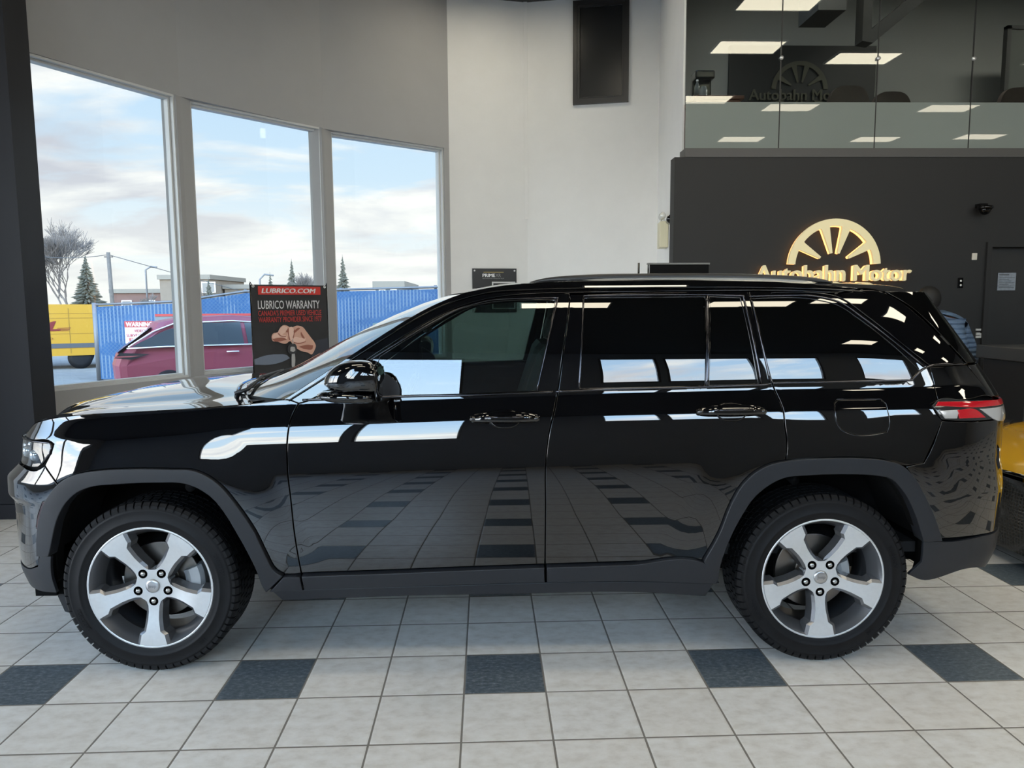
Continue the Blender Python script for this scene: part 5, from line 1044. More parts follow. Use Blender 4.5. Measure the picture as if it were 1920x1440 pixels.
    for l in lugs:
        o = len(vs2); vs2 += [Vector(p) for p in l]; es += [(o+i, o+(i+1) % 14) for i in range(14)]
    for rr in (.02, .045, .09, .12, .15, .18, .205, .225, .245):
        for i in range(72):
            a = 2*math.pi*i/72; x, y = rr*math.cos(a), rr*math.sin(a)
            if inpoly(x, y, P1) and not any(inpoly(x, y, l) or min(math.hypot(x-q[0], y-q[1]) for q in l) < .003 for l in lugs) and min(math.hypot(x-q[0], y-q[1]) for q in P1) > .004: vs2.append(Vector((x, y)))
    r_ = delaunay_2d_cdt(vs2, es, [], 0, 1e-7); tv = [(v.x, v.y) for v in r_[0]]; T = []
    for f in r_[2]:
        cx = sum(tv[i][0] for i in f)/len(f); cy = sum(tv[i][1] for i in f)/len(f)
        if inpoly(cx, cy, P1) and not any(inpoly(cx, cy, l) for l in lugs): T.append(tuple(f))
    mb = MB(); mb.mat(0); mb.add([(x, float(yface(math.hypot(x, y))), y) for x, y in tv], T, True)
    mb.mat(1); n = len(P1)
    A = [(x, float(yface(math.hypot(x, y))), y) for x, y in P1]; B = [(x, float(yface(math.hypot(x, y)))+.010, y) for x, y in P2]; C = [(x*1.0, float(yface(math.hypot(x, y)))+.055, y) for x, y in star(.020)]
    mb.add(A+B+C, [(k*n+i, k*n+(i+1) % n, (k+1)*n+(i+1) % n, (k+1)*n+i) for k in range(2) for i in range(n)])
    for l in lugs:
        V = [(x, float(yface(math.hypot(x, y))), y) for x, y in l]+[(x, -.070, y) for x, y in l]; mb.mat(2); mb.add(V, [(i, (i+1) % 14, 14+(i+1) % 14, 14+i) for i in range(14)]+[tuple(range(14, 28))])
    # cast pocket floor behind the rim edge between the spokes
    mb.mat(1)
    for k in range(5):
        th = -math.pi/2+(k+.5)*2*math.pi/5; hw = math.radians(36)-math.asin(.054/.25)+.03
        def pk(a, b):
            ang = th+(2*a-1)*hw; r = .2575-.034*b; y = -.1205+.045*b+.030*b*b; return (r*math.cos(ang), y, r*math.sin(ang))
        mb.grid(pk, 12, 5)
    sp_ = mb.build('spokes', [M_face, M_pocket, M_dark], rim, recalc=False)
    for k in range(5):
        th = -math.pi/2+k*2*math.pi/5; c = (.0665*math.cos(th), 0, .0665*math.sin(th))
        MB().lathe([(.0, -.103), (.006, -.1025), (.0105, -.099), (.0125, -.09), (.0125, -.07)], 6, c=c).build('lug_nut', M_nut, rim)
    mb = MB().lathe([(.0, -.1035), (.022, -.1030), (.0285, -.1005), (.030, -.096)], 32)
    cap = mb.build('centre_cap', mat('satin_cap', (.55, .55, .56), .3, metal=1.), rim)
    V, Fc = text_geo('Jeep', width=.036, extrude=.001, bold=.02); V[:, 0] -= .018; V[:, 1] -= V[:, 1].max()/2
    mb = MB().add([(x, -.1034-z, y) for x, y, z in V], Fc)
    mb.build('cap_lettering', mat('cap_letter_grey', (.36, .36, .37), .4, metal=1.), rim)
    # brakes
    mb = MB(); mb.mat(0).lathe([(.080, -.005), (.083, -.005), (.169, -.005), (.1715, -.0045), (.172, -.002), (.172, .019), (.1715, .022), (.169, .022), (.08, .022)], 64).lathe([(.0, -.045), (.066, -.045), (.0695, -.044), (.0705, -.041), (.0745, -.009), (.0765, -.0055), (.080, -.005)], 40)
    mb.build('brake_disc', M_rotor, w)
    mb = MB(); vs = []
    for i in range(9):
        a = math.radians(-22+44*i/8)
        for r, y in ((.118, -.030), (.150, -.050), (.192, -.050), (.205, -.030), (.205, .05), (.118, .05)): vs.append((r*math.cos(a), y, r*math.sin(a)))
    mb.add(vs, [(i*6+j, i*6+(j+1) % 6, (i+1)*6+(j+1) % 6, (i+1)*6+j) for i in range(8) for j in range(6)]+[tuple(range(6)), tuple(48+j for j in range(6))])
    cal = mb.build('brake_caliper', M_cal, w)
    MB().tube([(.03, .03, 0), (.03, .30, 0)], .05, 12).lathe([(.0, .06), (.20, .062), (.21, .09)], 32).build('backing_plate', M_dark, w)
    return w
w0 = wheel_parts()
def tree_copy_under(o, parent):
    c = o.copy(); link(c, parent)
    for ch in list(o.children): tree_copy_under(ch, c)
    return c
WY = .826
specs = [(-1.486, -WY, 0, 0), (1.486, -WY, 0, 0), (-1.486, WY, math.pi, 0), (1.486, WY, math.pi, 0)]
for i, (x, y, rz, t) in enumerate(specs):
    w = w0 if i == 0 else tree_copy_under(w0, car); w.location = (x, y, .3870); w.rotation_euler = (0, 0, rz)
    for ch in w.children:
        if ch.name.startswith('rim'): ch.scale = (1.036, 1, 1.036)
    if x > 0:
        for ch in w.children:
            if ch.name.startswith('brake_caliper'): ch.scale = (.8, .9, .8)

# ==================================================================== POSTER, YELLOW CAR, PERSON
def skin(name, pts, edges, m, parent=None, sub=2, root=0):
    me = bpy.data.meshes.new(name); me.from_pydata([p[:3] for p in pts], edges, []); o = bpy.data.objects.new(name, me); link(o, parent)
    me.materials.append(m); md = o.modifiers.new('skin', 'SKIN'); md.use_smooth_shade = True
    for i, p in enumerate(pts):
        r = p[3]; r = (r, r) if not hasattr(r, '__len__') else r; me.skin_vertices[0].data[i].radius = r
        me.skin_vertices[0].data[i].use_root = (i == root)
    s = o.modifiers.new('smooth', 'SUBSURF'); s.levels = s.render_levels = sub; return o
# --- hanging warranty banner
PA, PB = Vector((-2.505, 8.00, 0)), Vector((-1.83, 8.60, 0)); pw = (PB-PA).length; dx = (PB-PA).normalized()
Mx = frame((PA.x, PA.y, .78), dx, (0, 0, 1)); PH = 1.06; k_ = pw/.667   # local frame: x across, y up
pz = empty('banner', (0, 0, 0), 0, 'black and red warranty banner printed with a hand holding car keys, before the windows', 'banner')
def wav(x, y): return .006*math.sin(x*9)+.004*math.sin(y*7+x*4)
g = MB(); NX, NY = 16, 22
g.grid(lambda a, b: Mx @ Vector((a*pw, b*PH+.0*a, wav(a*pw, b*PH))), NX, NY); g.grid(lambda a, b: Mx @ Vector((a*pw, b*PH, wav(a*pw, b*PH)-.003)), NX, NY)
M_bn = noisy('banner_black', (.030, .030, .032), .15, 4, .45)
g.build('banner_sheet', M_bn, pz, recalc=False)
def flat(name, polys, m, z=.012, th=.001, par=pz, rnd=True):
    mb = MB()
    for p in polys: mb.prism([(x*pw, y*PH) for x, y in (smooth_loop(p, .012, 80) if rnd else p)], z, z+th, Mx)
    return mb.build(name, m, par)
M_brd = mat('banner_red', (.62, .045, .035), .5); M_bwh = mat('banner_white', (.72, .72, .72), .5)
flat('red_band', [[(.09, .90), (.91, .90), (.91, .985), (.09, .985)]], M_brd, rnd=False)
def ptxt(name, t, x, y, w, h, m, **k):
    mb = MB(); add_text(mb, Mx @ Matrix.Translation((x*pw, y*PH, .0135)), t, width=w*pw, height=h*PH, extrude=.001, **k); return mb.build(name, m, pz)
ptxt('lettering', 'LUBRICO.COM', .13, .915, .70, .05, M_bwh, bold=.035, shear=.22)
ptxt('lettering', 'LUBRICO WARRANTY', .08, .755, .81, .085, M_bwh, bold=.008)
mt_r = mat('banner_letter_red', (.55, .055, .05), .5)
ptxt('lettering', "CANADA'S PREMIER USED VEHICLE", .08, .685, .83, .055, mt_r, bold=.004)
ptxt('lettering', 'WARRANTY PROVIDER SINCE 1977', .08, .618, .83, .055, mt_r, bold=.004)
M_sk = mat('printed_skin', (.70, .40, .30), .6); M_skl = mat('printed_skin_light', (.84, .56, .45), .6); M_skd = mat('printed_skin_dark', (.36, .13, .09), .6)
def px(l): return [((x-180)/1000, 1-(y-150+ (x-180)*-.045)/1215) for x, y in l]
flat('printed_hand', [px([(415, 800), (430, 770), (500, 750), (530, 700), (570, 672), (620, 680), (660, 705), (760, 690), (830, 715), (880, 780), (930, 850), (985, 930), (998, 965), (975, 1030), (940, 1075), (880, 1045), (800, 1020), (745, 985), (690, 930), (655, 880), (600, 905), (480, 870), (425, 855)])], M_sk)
flat('printed_finger', [px([(420, 805), (440, 780), (500, 765), (560, 790), (610, 815), (612, 850), (560, 835), (480, 820), (430, 830)]), px([(500, 760), (530, 705), (575, 680), (625, 700), (610, 740), (560, 780), (520, 790)]), px([(635, 720), (680, 700), (705, 730), (700, 800), (690, 850), (660, 870), (630, 830)]), px([(690, 850), (720, 832), (780, 845), (860, 860), (850, 890), (760, 905), (700, 890)])], M_skl, .0145)
flat('printed_fold', [px([(600, 745), (622, 735), (625, 760), (605, 765)]), px([(700, 760), (780, 720), (790, 728), (710, 785)]), px([(420, 830), (600, 850), (610, 862), (430, 845)]), px([(760, 960), (880, 945), (960, 960), (950, 1000), (850, 1000)]), px([(800, 770), (850, 860), (840, 862), (795, 790)]), px([(632, 715), (640, 712), (640, 800), (655, 868), (645, 866), (628, 800)]), px([(705, 735), (714, 735), (708, 810), (696, 850), (690, 846), (700, 800)]), px([(500, 765), (530, 795), (600, 812), (600, 822), (525, 806), (492, 772)]), px([(700, 894), (760, 912), (860, 898), (862, 908), (760, 924), (698, 904)])], M_skd, .016)
flat('printed_hand', [px([(760, 1285), (830, 1255), (880, 1205), (940, 1215), (950, 1240), (880, 1290)])], M_sk)
flat('printed_window_reflection', [px([(185, 1065), (300, 1035), (480, 1030), (610, 1060), (640, 1095), (560, 1125), (380, 1150), (190, 1130)])], mat('printed_blue_grey', (.17, .20, .26), .5), .011)
flat('printed_sleeve', [px([(990, 900), (1170, 880), (1172, 1100), (1000, 1190), (900, 1180), (950, 1070), (990, 1000)])], mat('printed_sleeve_dark', (.035, .038, .052), .6), .011)
flat('printed_key', [px([(625, 940), (640, 925), (720, 925), (738, 980), (725, 1030), (700, 1045), (650, 1040), (618, 1010)])], mat('printed_key_dark', (.05, .05, .055), .4), .0165)
flat('printed_key', [px([(665, 1045), (705, 1045), (708, 1120), (695, 1222), (672, 1220), (660, 1120)]), px([(655, 955), (705, 955), (712, 1005), (690, 1018), (648, 1005)]), px([(680, 855), (690, 855), (692, 920), (682, 920)])], mat('printed_key_metal', (.45, .44, .43), .4), .0175)
gm = MB()
for x, y in ((.03, .985), (.97, .985), (.03, .04)): gm.lathe([(.006, .014), (.013, .016), (.016, .012)], 14, 'z')
for i, (x, y) in enumerate(((.03, .985), (.97, .985), (.03, .04))):
    MB().lathe([(.006, 0), (.012, .003), (.016, 0)], 14, 'z').build('grommet', M_white, pz).matrix_world = Mx @ Matrix.Translation((x*pw, y*PH, .014))
MB().tube([Mx @ Vector((-.005, PH+.03, .01)), Mx @ Vector((.02, PH-.01, .016))], .004, 6).tube([Mx @ Vector((pw+.005, PH+.03, .01)), Mx @ Vector((pw-.02, PH-.01, .016))], .004, 6).tube([Mx @ Vector((-.003, PH+.02, .006)), Mx @ Vector((-.003, -.78, .006))], .006, 6).tube([Mx @ Vector((pw+.003, PH+.02, .006)), Mx @ Vector((pw+.003, -.78, .006))], .006, 6).tube([Mx @ Vector((-.003, -.77, -.2)), Mx @ Vector((-.003, -.77, .2))], .01, 6).tube([Mx @ Vector((pw+.003, -.77, -.2)), Mx @ Vector((pw+.003, -.77, .2))], .01, 6).build('banner_pole', M_gloss, pz)

# --- yellow sports car, nose towards the SUV's tail
yc = empty('sports_car', (3.2, 4.42, -.0), 0, 'low yellow sports car with black mesh nose at the right edge behind the SUV', 'car'); yc.scale = (1, 1, .93)
M_yel = mat('yellow_paint', (.72, .38, .012), .12, coat=1.)
secs = [(0.0, .55, .40, .60, .60), (.05, .70, .36, .63, .66), (.16, .82, .34, .66, .715), (.35, .90, .32, .70, .765), (.7, .94, .30, .76, .82), (1.1, .955, .28, .80, .86), (1.5, .95, .27, .82, .90), (2.6, .93, .26, .80, .88), (3.4, .95, .27, .86, .92), (4.1, .94, .30, .88, .93), (4.45, .86, .40, .86, .90)]
def ysec(s, j):
    x, w, zb, zs, zt = s; P = [(w*.93, .10 if x < .4 else .14), (w, zb), (w*.995, zs-.10), (w*.95, zs), (w*.80, zs+(zt-zs)*.85), (w*.62, zt-.012), (w*.35, zt-.002), (0, zt)]
    return (x+(.0 if j < 1 else 0), P[j][0], P[j][1])
mb = MB()
for sg in (1, -1): mb.grid(lambda a, b: (lambda s, j: (ysec(s, j)[0]+ (.42*(ysec(s, j)[1]/.95)**3 if s[0] < .5 else 0)*(1-s[0]/.5 if s[0] < .5 else 0), ysec(s, j)[1]*sg, ysec(s, j)[2]))(secs[int(round(a*10))], int(round(b*7))), 10, 7)
yb = mb.build('body_shell', M_yel, yc); sm_ = yb.modifiers.new('smooth', 'SUBSURF'); sm_.levels = sm_.render_levels = 2
M_mesh = mat('black_mesh', (.006, .006, .006), .35); t = NT(M_mesh); v_ = t.N('ShaderNodeTexVoronoi', feature='DISTANCE_TO_EDGE'); v_.inputs['Scale'].default_value = 45; v_.inputs['Randomness'].default_value = 0; t.L(t.pos(), v_.inputs['Vector']); t.bump(v_.outputs[0], 1., .02)
t.L(t.mix(t.M('LESS_THAN', v_.outputs[0], .12), (.003, .003, .003), (.03, .03, .03)), t.b.inputs['Base Color'])
mb = MB().grid(lambda a, b: (-.012+.40*abs(2*a-1)**3-.02*math.sin(math.pi*b), (2*a-1)*.84, .10+.475*b), 24, 8); mb.grid(lambda a, b: (-.012+.40*abs(2*a-1)**3+.35*b, (2*a-1)*.84, .10+.0*b), 24, 2)
mb.build('front_grille', M_mesh, yc, recalc=False)
MB().tube([(-.04, .075*math.cos(q), .49+.075*math.sin(q)) for q in [2*math.pi*i/28 for i in range(28)]], .006, 6, closed=True).tube([(-.04, 0, .49), (-.04, 0, .565)], .005, 6).tube([(-.04, 0, .49), (-.04, .065, .452)], .005, 6).tube([(-.04, 0, .49), (-.04, -.065, .452)], .005, 6).build('emblem', M_chrome, yc)
MB().tube([(.0, -.55, .625), (-.03, 0, .61), (.0, .55, .625)], .012, 8).build('splitter_line', M_gloss, yc)
mb = MB().tube([(.30+.12*abs(y)**2/.5, y, .742-.06*abs(y)**3) for y in np.linspace(-.8, .8, 21)], .004, 6); mb.build('hood_seam', M_gloss, yc)
for sg in (-1, 1): MB().prism([(.22, .52), (.60, .76), (.72, .88), (.44, .80)], .715, .79, frame((0, 0, 0), (1, 0, 0), (0, sg, 0)) if sg > 0 else Matrix(((1, 0, 0, 0), (0, -1, 0, 0), (0, 0, 1, 0), (0, 0, 0, 1)))).build('headlamp', M_smoke, yc)
MB().grid(lambda a, b: (1.35+.75*a+.0*b, (2*b-1)*(.74-.14*a), .86+.33*a-.06*(2*b-1)**2), 6, 8).grid(lambda a, b: (2.1+1.5*a, (2*b-1)*(.60-.1*a), 1.19+.02*math.sin(math.pi*a)-.27*a*a-.06*(2*b-1)**2), 8, 8).build('canopy_glass', M_priv, yc, recalc=False)
for sg in (-1, 1): MB().add([(1.35, sg*.74, .80), (2.1, sg*.66, 1.13), (3.6, sg*.52, .86), (3.5, sg*.8, .80)], [(0, 1, 2, 3)]).build('side_window', M_priv, yc)
for x in (.95, 3.55):
    for sg in (-1, 1):
        w = MB().lathe([(.0, .0), (.24, .0), (.25, -.02), (.335, -.015), (.345, .02), (.345, .22), (.25, .24)], 40, 'y'); w.v = [(a+x, (b-.965)*(-sg)*-1 if sg < 0 else (.965-b), c+.345) for a, b, c in w.v]; w.build('wheel', M_rubber, yc)
# --- person in a blue quilted jacket behind the SUV
pr = empty('person', (4.47, 6.95, 0), 0, 'person in a blue quilted jacket leaning forward behind the SUV tail', 'person')
M_skin = mat('skin_tone', (.45, .26, .19), .5); M_jack = noisy('blue_quilt', (.105, .165, .26), .12, 30, .6); t = NT(M_jack); w_ = t.N('ShaderNodeTexWave', bands_direction='Z'); w_.inputs['Scale'].default_value = 7; w_.inputs['Distortion'].default_value = 1.2; t.L(t.pos(), w_.inputs['Vector']); t.bump(w_.outputs[0], .8, .02)
M_jean = noisy('dark_trousers', (.02, .022, .03), .1, 20, .7)
hp = [(.12, 0, .93, .13), (.09, 0, 1.12, (.15, .12)), (-.03, 0, 1.32, (.17, .13)), (-.15, 0, 1.43, (.10, .09)), (-.20, 0, 1.49, .055), (-.23, 0, 1.55, .06),
      (-.12, .19, 1.39, .06), (-.10, .25, 1.12, .048), (-.32, .22, 1.00, .04), (-.42, .19, 1.0, .034), (-.12, -.19, 1.39, .06), (-.07, -.27, 1.12, .048), (-.30, -.25, 1.00, .04), (-.40, -.21, 1.0, .034),
      (.0, .10, .88, .095), (-.02, .11, .50, .062), (.02, .11, .09, .045), (-.10, .12, .05, .04), (.0, -.10, .88, .095), (.02, -.11, .50, .062), (.06, -.11, .09, .045), (-.06, -.12, .05, .04)]
he = [(0, 1), (1, 2), (2, 3), (3, 4), (4, 5), (3, 6), (6, 7), (7, 8), (8, 9), (3, 10), (10, 11), (11, 12), (12, 13), (0, 14), (14, 15), (15, 16), (16, 17), (0, 18), (18, 19), (19, 20), (20, 21)]
bod = skin('body', hp, he, M_skin, pr)
hd = MB().sphere((-.265, 0, 1.61), .105, 20, (.95, .78, 1.12)).sphere((-.365, 0, 1.59), .018, 8, (1, .7, 1.2)).sphere((-.26, .082, 1.60), .022, 8, (.8, .4, 1.3)).sphere((-.26, -.082, 1.60), .022, 8, (.8, .4, 1.3)).sphere((-.352, .034, 1.625), .011, 8).sphere((-.352, -.034, 1.625), .011, 8).box((-.352, 0, 1.545), (.015, .045, .010), bev=.004)
for y_, s_ in ((.19, 1), (-.21, -1)):
    bx = -.45 if s_ > 0 else -.43
    hd.sphere((bx, y_, 1.0), .042, 10, (1.1, .9, .5))
    for q in range(4): hd.tube([(bx-.03, y_+.028-.018*q, 1.0), (bx-.07, y_+.03-.019*q, .995), (bx-.098+.006*abs(q-1.5), y_+.03-.019*q, .978)], [.009, .0085, .007], 7)
    hd.tube([(bx+.0, y_-.035*s_, 1.0), (bx-.03, y_-.055*s_, .995), (bx-.055, y_-.055*s_, .985)], [.010, .009, .008], 7)
hd.build('head_and_hands', M_skin, pr)
hr_ = MB().sphere((-.245, 0, 1.635), .115, 20, (.98, .82, 1.08)); hr_.v = [(x, y, max(z, 1.60) if x < -.30 else max(z, 1.555)) for x, y, z in hr_.v]; hr_.v = [(max(x, -.335), y, z) for x, y, z in hr_.v]; hr_.build('hair', noisy('black_hair', (.012, .011, .010), .2, 60, .6), pr)
jp = [(.12, 0, .90, .155), (.10, 0, 1.12, (.185, .16)), (-.01, 0, 1.30, (.20, .175)), (-.14, 0, 1.44, (.12, .11)), (-.175, 0, 1.49, .075), (-.12, .20, 1.385, .088), (-.09, .26, 1.12, .072), (-.30, .23, 1.005, .058), (-.38, .20, 1.0, .05), (-.12, -.20, 1.385, .088), (-.06, -.28, 1.12, .072), (-.28, -.26, 1.005, .058), (-.36, -.22, 1.0, .05)]
skin('quilted_jacket', jp, [(0, 1), (1, 2), (2, 3), (3, 4), (3, 5), (5, 6), (6, 7), (7, 8), (3, 9), (9, 10), (10, 11), (11, 12)], M_jack, pr)
skin('trousers', [(.12, 0, .90, .145), (.10, .10, .84, .11), (-.02, .11, .50, .078), (.02, .11, .12, .062), (.10, -.10, .84, .11), (.02, -.11, .50, .078), (.06, -.11, .12, .062)], [(0, 1), (1, 2), (2, 3), (0, 4), (4, 5), (5, 6)], M_jean, pr)
for y, x in ((.115, -.03), (-.115, .01)): MB().box((x, y, .04), (.28, .10, .08), bev=.03).build('shoe', M_rubber, pr)

# ==================================================================== OUTSIDE
GZ = -.30
def gmat():
    m = mat('lot_gravel', (.3, .28, .25), .9); t = NT(m); p = t.pos(); n = t.noise(p, 2.2, 8, .7); n2 = t.noise(p, .25, 4, .6)
    t.L(t.mix(t.ramp(n2, [(.4, (0, 0, 0)), (.6, (1, 1, 1))]), t.ramp(n, [(.3, (.15, .14, .12)), (.7, (.22, .205, .18))]), t.ramp(n, [(.3, (.13, .125, .115)), (.7, (.18, .172, .16))])), t.b.inputs['Base Color']); return m
gr = MB(); gr.add([(-160, -160, GZ), (160, -160, GZ), (160, 220, GZ), (-160, 220, GZ)], [(0, 1, 2, 3)]); gr = gr.build('ground', gmat()); gr['kind'] = 'structure'
# --- yellow delivery van
vn = empty('delivery_van', (-12.45, 25.6, GZ), math.radians(26), 'yellow delivery van with red lettering parked beyond the fence gate', 'van')
M_vy = mat('van_yellow', (.36, .19, .010), .4); M_vr = mat('van_red', (.13, .008, .008), .4); M_vg = mat('van_grey_strip', (.05, .052, .055), .6)
prof_ = [(0.10, .42), (0.0, .55), (.0, 1.1), (.06, 1.85), (.18, 1.99), (3.9, 2.02), (4.25, 1.95), (4.75, 1.25), (5.35, 1.02), (5.5, .75), (5.5, .42)]
mb = MB().prism([(-x, z) for x, z in prof_], 0, 1.9, frame((0, 0, 0), (1, 0, 0), (0, 0, 1))); mb.v = [(x, y*1.0, z) for x, y, z in mb.v]; mb.build('body', M_vy, vn)
# frame(...) extrudes towards -y: near side is y=-1.9
mb = MB()
for z0, z1 in ((.66, .80),): mb.b2((-5.2, -1.915, z0), (-.02, -1.90, z1))
mb.build('side_moulding', M_vg, vn)
mb = MB()
for x in (-1.38, -2.75): mb.b2((x-.008, -1.908, .5), (x+.008, -1.90, 1.88))
for z in (1.72, 1.58, 1.10): mb.b2((-5.0, -1.906, z-.006), (-.05, -1.90, z+.006))
mb.build('panel_seam', mat('van_seam', (.20, .105, .004), .5), vn)
mb = MB(); fx = frame((-3.05, -1.905, 1.19), (1, 0, 0), (0, 0, 1)); add_text(mb, fx, 'DHL', width=1.42, height=.30, bold=.05, shear=.45, extrude=.006)
for i in range(3): mb.b2((-1.70, -1.911, 1.19+.04*i), (-1.40+.03*i, -1.905, 1.205+.04*i))
add_text(mb, frame((-2.75, -1.905, .93), (1, 0, 0), (0, 0, 1)), 'DELIVERED LTD.', width=.95, height=.055, extrude=.004); mb.build('red_lettering', M_vr, vn)
MB().b2((-.32, -1.93, 1.00), (-.08, -1.90, 1.03)).build('door_handle', M_vg, vn)
for x in (-1.15, -4.55):
    for y in (-1.86, -.25): w = MB().lathe([(0, 0), (.2, 0), (.34, .02), (.34, .22), (0, .24)], 28, 'y', (x, y, .34)); w.build('wheel', M_rubber, vn)
MB().add([(-4.30, -1.905, 1.25), (-4.62, -1.905, 1.25), (-4.22, -1.905, 1.82), (-3.5, -1.905, 1.82), (-3.5, -1.905, 1.25)], [(0, 1, 2, 3, 4)]).build('side_window', M_priv, vn)
# --- red SUV outside the windows, seen from its rear quarter
sv = empty('parked_car', (-7.62, 15.45, GZ), math.radians(24), 'red crossover parked outside the left windows with its tail towards the van', 'car')
M_sr = mat('parked_red', (.21, .040, .060), .35); M_sg = mat('parked_glass', (.05, .06, .065), .1)
so = [(0, .45), (-.02, .75), (.06, .98), (.20, 1.10), (.62, 1.42), (.75, 1.60), (1.2, 1.69), (2.2, 1.72), (2.9, 1.66), (3.6, 1.25), (4.4, 1.10), (4.75, .92), (4.8, .5), (4.7, .30), (.2, .30)]
def svsec(y, k):
    return [(x+ (2.4-x)*k*.05+(.10*k if x < 1 else 0), y*(1 if z < 1.12 else 1-.22*(z-1.12)/.6), z-(.02*k if z > 1.5 else 0)) for x, z in so]
ys = [(-.93, 1), (-.90, .4), (-.6, .0), (0, -.3), (.6, 0), (.90, .4), (.93, 1)]; mb = MB(); V = []
for y, k in ys: V += svsec(y, k)
n = len(so); mb.add(V, [(i*n+j, i*n+(j+1) % n, (i+1)*n+(j+1) % n, (i+1)*n+j) for i in range(6) for j in range(n)]+[tuple(range(n)), tuple(6*n+j for j in range(n))]); mb.build('body', M_sr, sv)
def sq(l, m, nm, o_=.012): 
    def yy(z): return -.93*(1 if z < 1.12 else 1-.22*(z-1.12)/.6)-o_
    return MB().add([(x, yy(z), z) for x, z in l], [tuple(range(len(l)))]).build(nm, m, sv)
sq([(.30, 1.13), (.95, 1.45), (1.5, 1.56), (1.55, 1.13)], M_sg, 'side_window'); sq([(1.62, 1.13), (1.6, 1.57), (2.35, 1.58), (2.4, 1.13)], M_sg, 'side_window'); sq([(2.48, 1.13), (2.43, 1.57), (2.85, 1.52), (3.35, 1.20), (3.3, 1.13)], M_sg, 'side_window')
def stripsv(l, nm, m=None): MB().tube([(x, -.93*(1 if z < 1.12 else 1-.22*(z-1.12)/.6)-.015, z) for x, z in l], .014, 6).build(nm, m or M_white, sv)
stripsv([(.22, 1.10), (.9, 1.118), (3.4, 1.118)], 'window_moulding'); stripsv([(.25, 1.13), (.70, 1.42), (1.1, 1.575), (2.2, 1.61), (2.8, 1.56)], 'window_moulding')
sq([(.0, .92), (.10, 1.02), (.62, .98), (.30, .88)], M_smoke, 'tail_lamp', .02); sq([(.0, .955), (.45, .955), (.30, .93), (.02, .93)], mat('tail_pink', (.35, .10, .10), .2), 'tail_lamp_strip', .03)
MB().add([(.02, -.85, 1.0), (.02, .85, 1.0), (.66, .68, 1.50), (.66, -.68, 1.50)], [(0, 1, 2, 3)]).build('rear_window', M_sg, sv)
for x, z in ((2.05, .98), (3.1, .98)): MB().tube([(x, -.96, z), (x+.24, -.96, z)], .014, 6).build('door_handle', M_white, sv)
MB().b2((3.2, -1.13, 1.12), (3.4, -.93, 1.28), .03).build('side_mirror', M_sr, sv)
for x in (.95, 3.85):
    for y in (-.94, .72): MB().lathe([(0, 0), (.22, 0), (.36, .02), (.36, .22), (0, .24)], 28, 'y', (x, y, .36)).build('wheel', M_rubber, sv)
# --- chain-link fence with blue screen
M_fb = mat('blue_screen', (.03, .085, .30), .8); t = NT(M_fb); p = t.pos(); s = t.N('ShaderNodeSeparateXYZ'); t.L(p, s.inputs[0])
a = t.M('ABSOLUTE', t.M('SUBTRACT', t.M('FRACT', t.M('MULTIPLY', t.M('ADD', s.outputs[0], s.outputs[2]), 10.)), .5)); b = t.M('ABSOLUTE', t.M('SUBTRACT', t.M('FRACT', t.M('MULTIPLY', t.M('SUBTRACT', s.outputs[0], s.outputs[2]), 10.)), .5))
wire = t.M('LESS_THAN', t.M('MINIMUM', a, b), .07); cl = t.M('MULTIPLY', t.M('LESS_THAN', t.M('ABSOLUTE', t.M('SUBTRACT', t.M('FRACT', t.M('MULTIPLY', s.outputs[0], 11.)), .5)), .17), t.ramp(t.noise(p, .9, 3, .5, (1, 1, 2.2)), [(.44, (0, 0, 0)), (.52, (1, 1, 1))]))
t.L(t.mix(cl, t.mix(wire, t.ramp(t.noise(p, 1.2, 4, .6), [(.3, (.012, .052, .135)), (.7, (.026, .085, .185))]), (.055, .11, .17)), (.12, .165, .21)), t.b.inputs['Base Color'])
M_gal = mat('galvanised_post', (.13, .13, .13), .5, metal=.3)
fpts = [(-10.15, 19.6, 1.67), (-8.2, 19.8, 1.74), (-6.4, 20.0, 2.00), (-3.8, 19.6, 2.02), (-1.3, 19.2, 2.06), (2.0, 19.0, 2.06)]
fn = empty('screened_fence', (0, 0, 0), 0, 'chain-link fence covered with blue screening beyond the lot', 'fence')
mb = MB()
for (x0, y0, z0), (x1, y1, z1) in zip(fpts[:-1], fpts[1:]):
    d = Vector((x1-x0, y1-y0, 0)).normalized(); n_ = Vector((-d.y, d.x, 0))*.012
    mb.add([(x0-n_.x, y0-n_.y, GZ+.03), (x1-n_.x, y1-n_.y, GZ+.03), (x1-n_.x, y1-n_.y, z1-.05), (x0-n_.x, y0-n_.y, z0-.05), (x0+n_.x, y0+n_.y, GZ+.03), (x1+n_.x, y1+n_.y, GZ+.03), (x1+n_.x, y1+n_.y, z1-.05), (x0+n_.x, y0+n_.y, z0-.05)], [(0, 1, 2, 3), (7, 6, 5, 4), (0, 4, 5, 1), (1, 5, 6, 2), (2, 6, 7, 3), (3, 7, 4, 0)])
mb.build('blue_screen', M_fb, fn)
MB().tube([(x, y, z) for x, y, z in fpts], .03, 8).build('top_rail', M_gal, fn)
for i, (x, y, z) in enumerate(fpts): MB().tube([(x, y+.04, GZ), (x, y+.04, z+.05)], .04 if i else .075, 10).build('fence_post', M_gal, fn)
ws = MB().b2((-9.42, 19.50, .66), (-8.66, 19.53, 1.24)).build('warning_sign', M_bwh); ws.location = (0, .12, 0); tag(ws, 'white and red video surveillance warning sign on the blue fence', 'sign'); ws.rotation_euler = (0, 0, 0)
MB().b2((-9.42, 19.492, 1.08), (-8.66, 19.50, 1.24)).build('red_header', mat('sign_red', (.34, .02, .02), .5), ws)
mb = MB(); add_text(mb, frame((-9.38, 19.49, 1.10), (1, 0, 0), (0, 0, 1)), 'WARNING', width=.68, height=.115, bold=.03, extrude=.004); mb.build('white_word', M_bwh, ws)
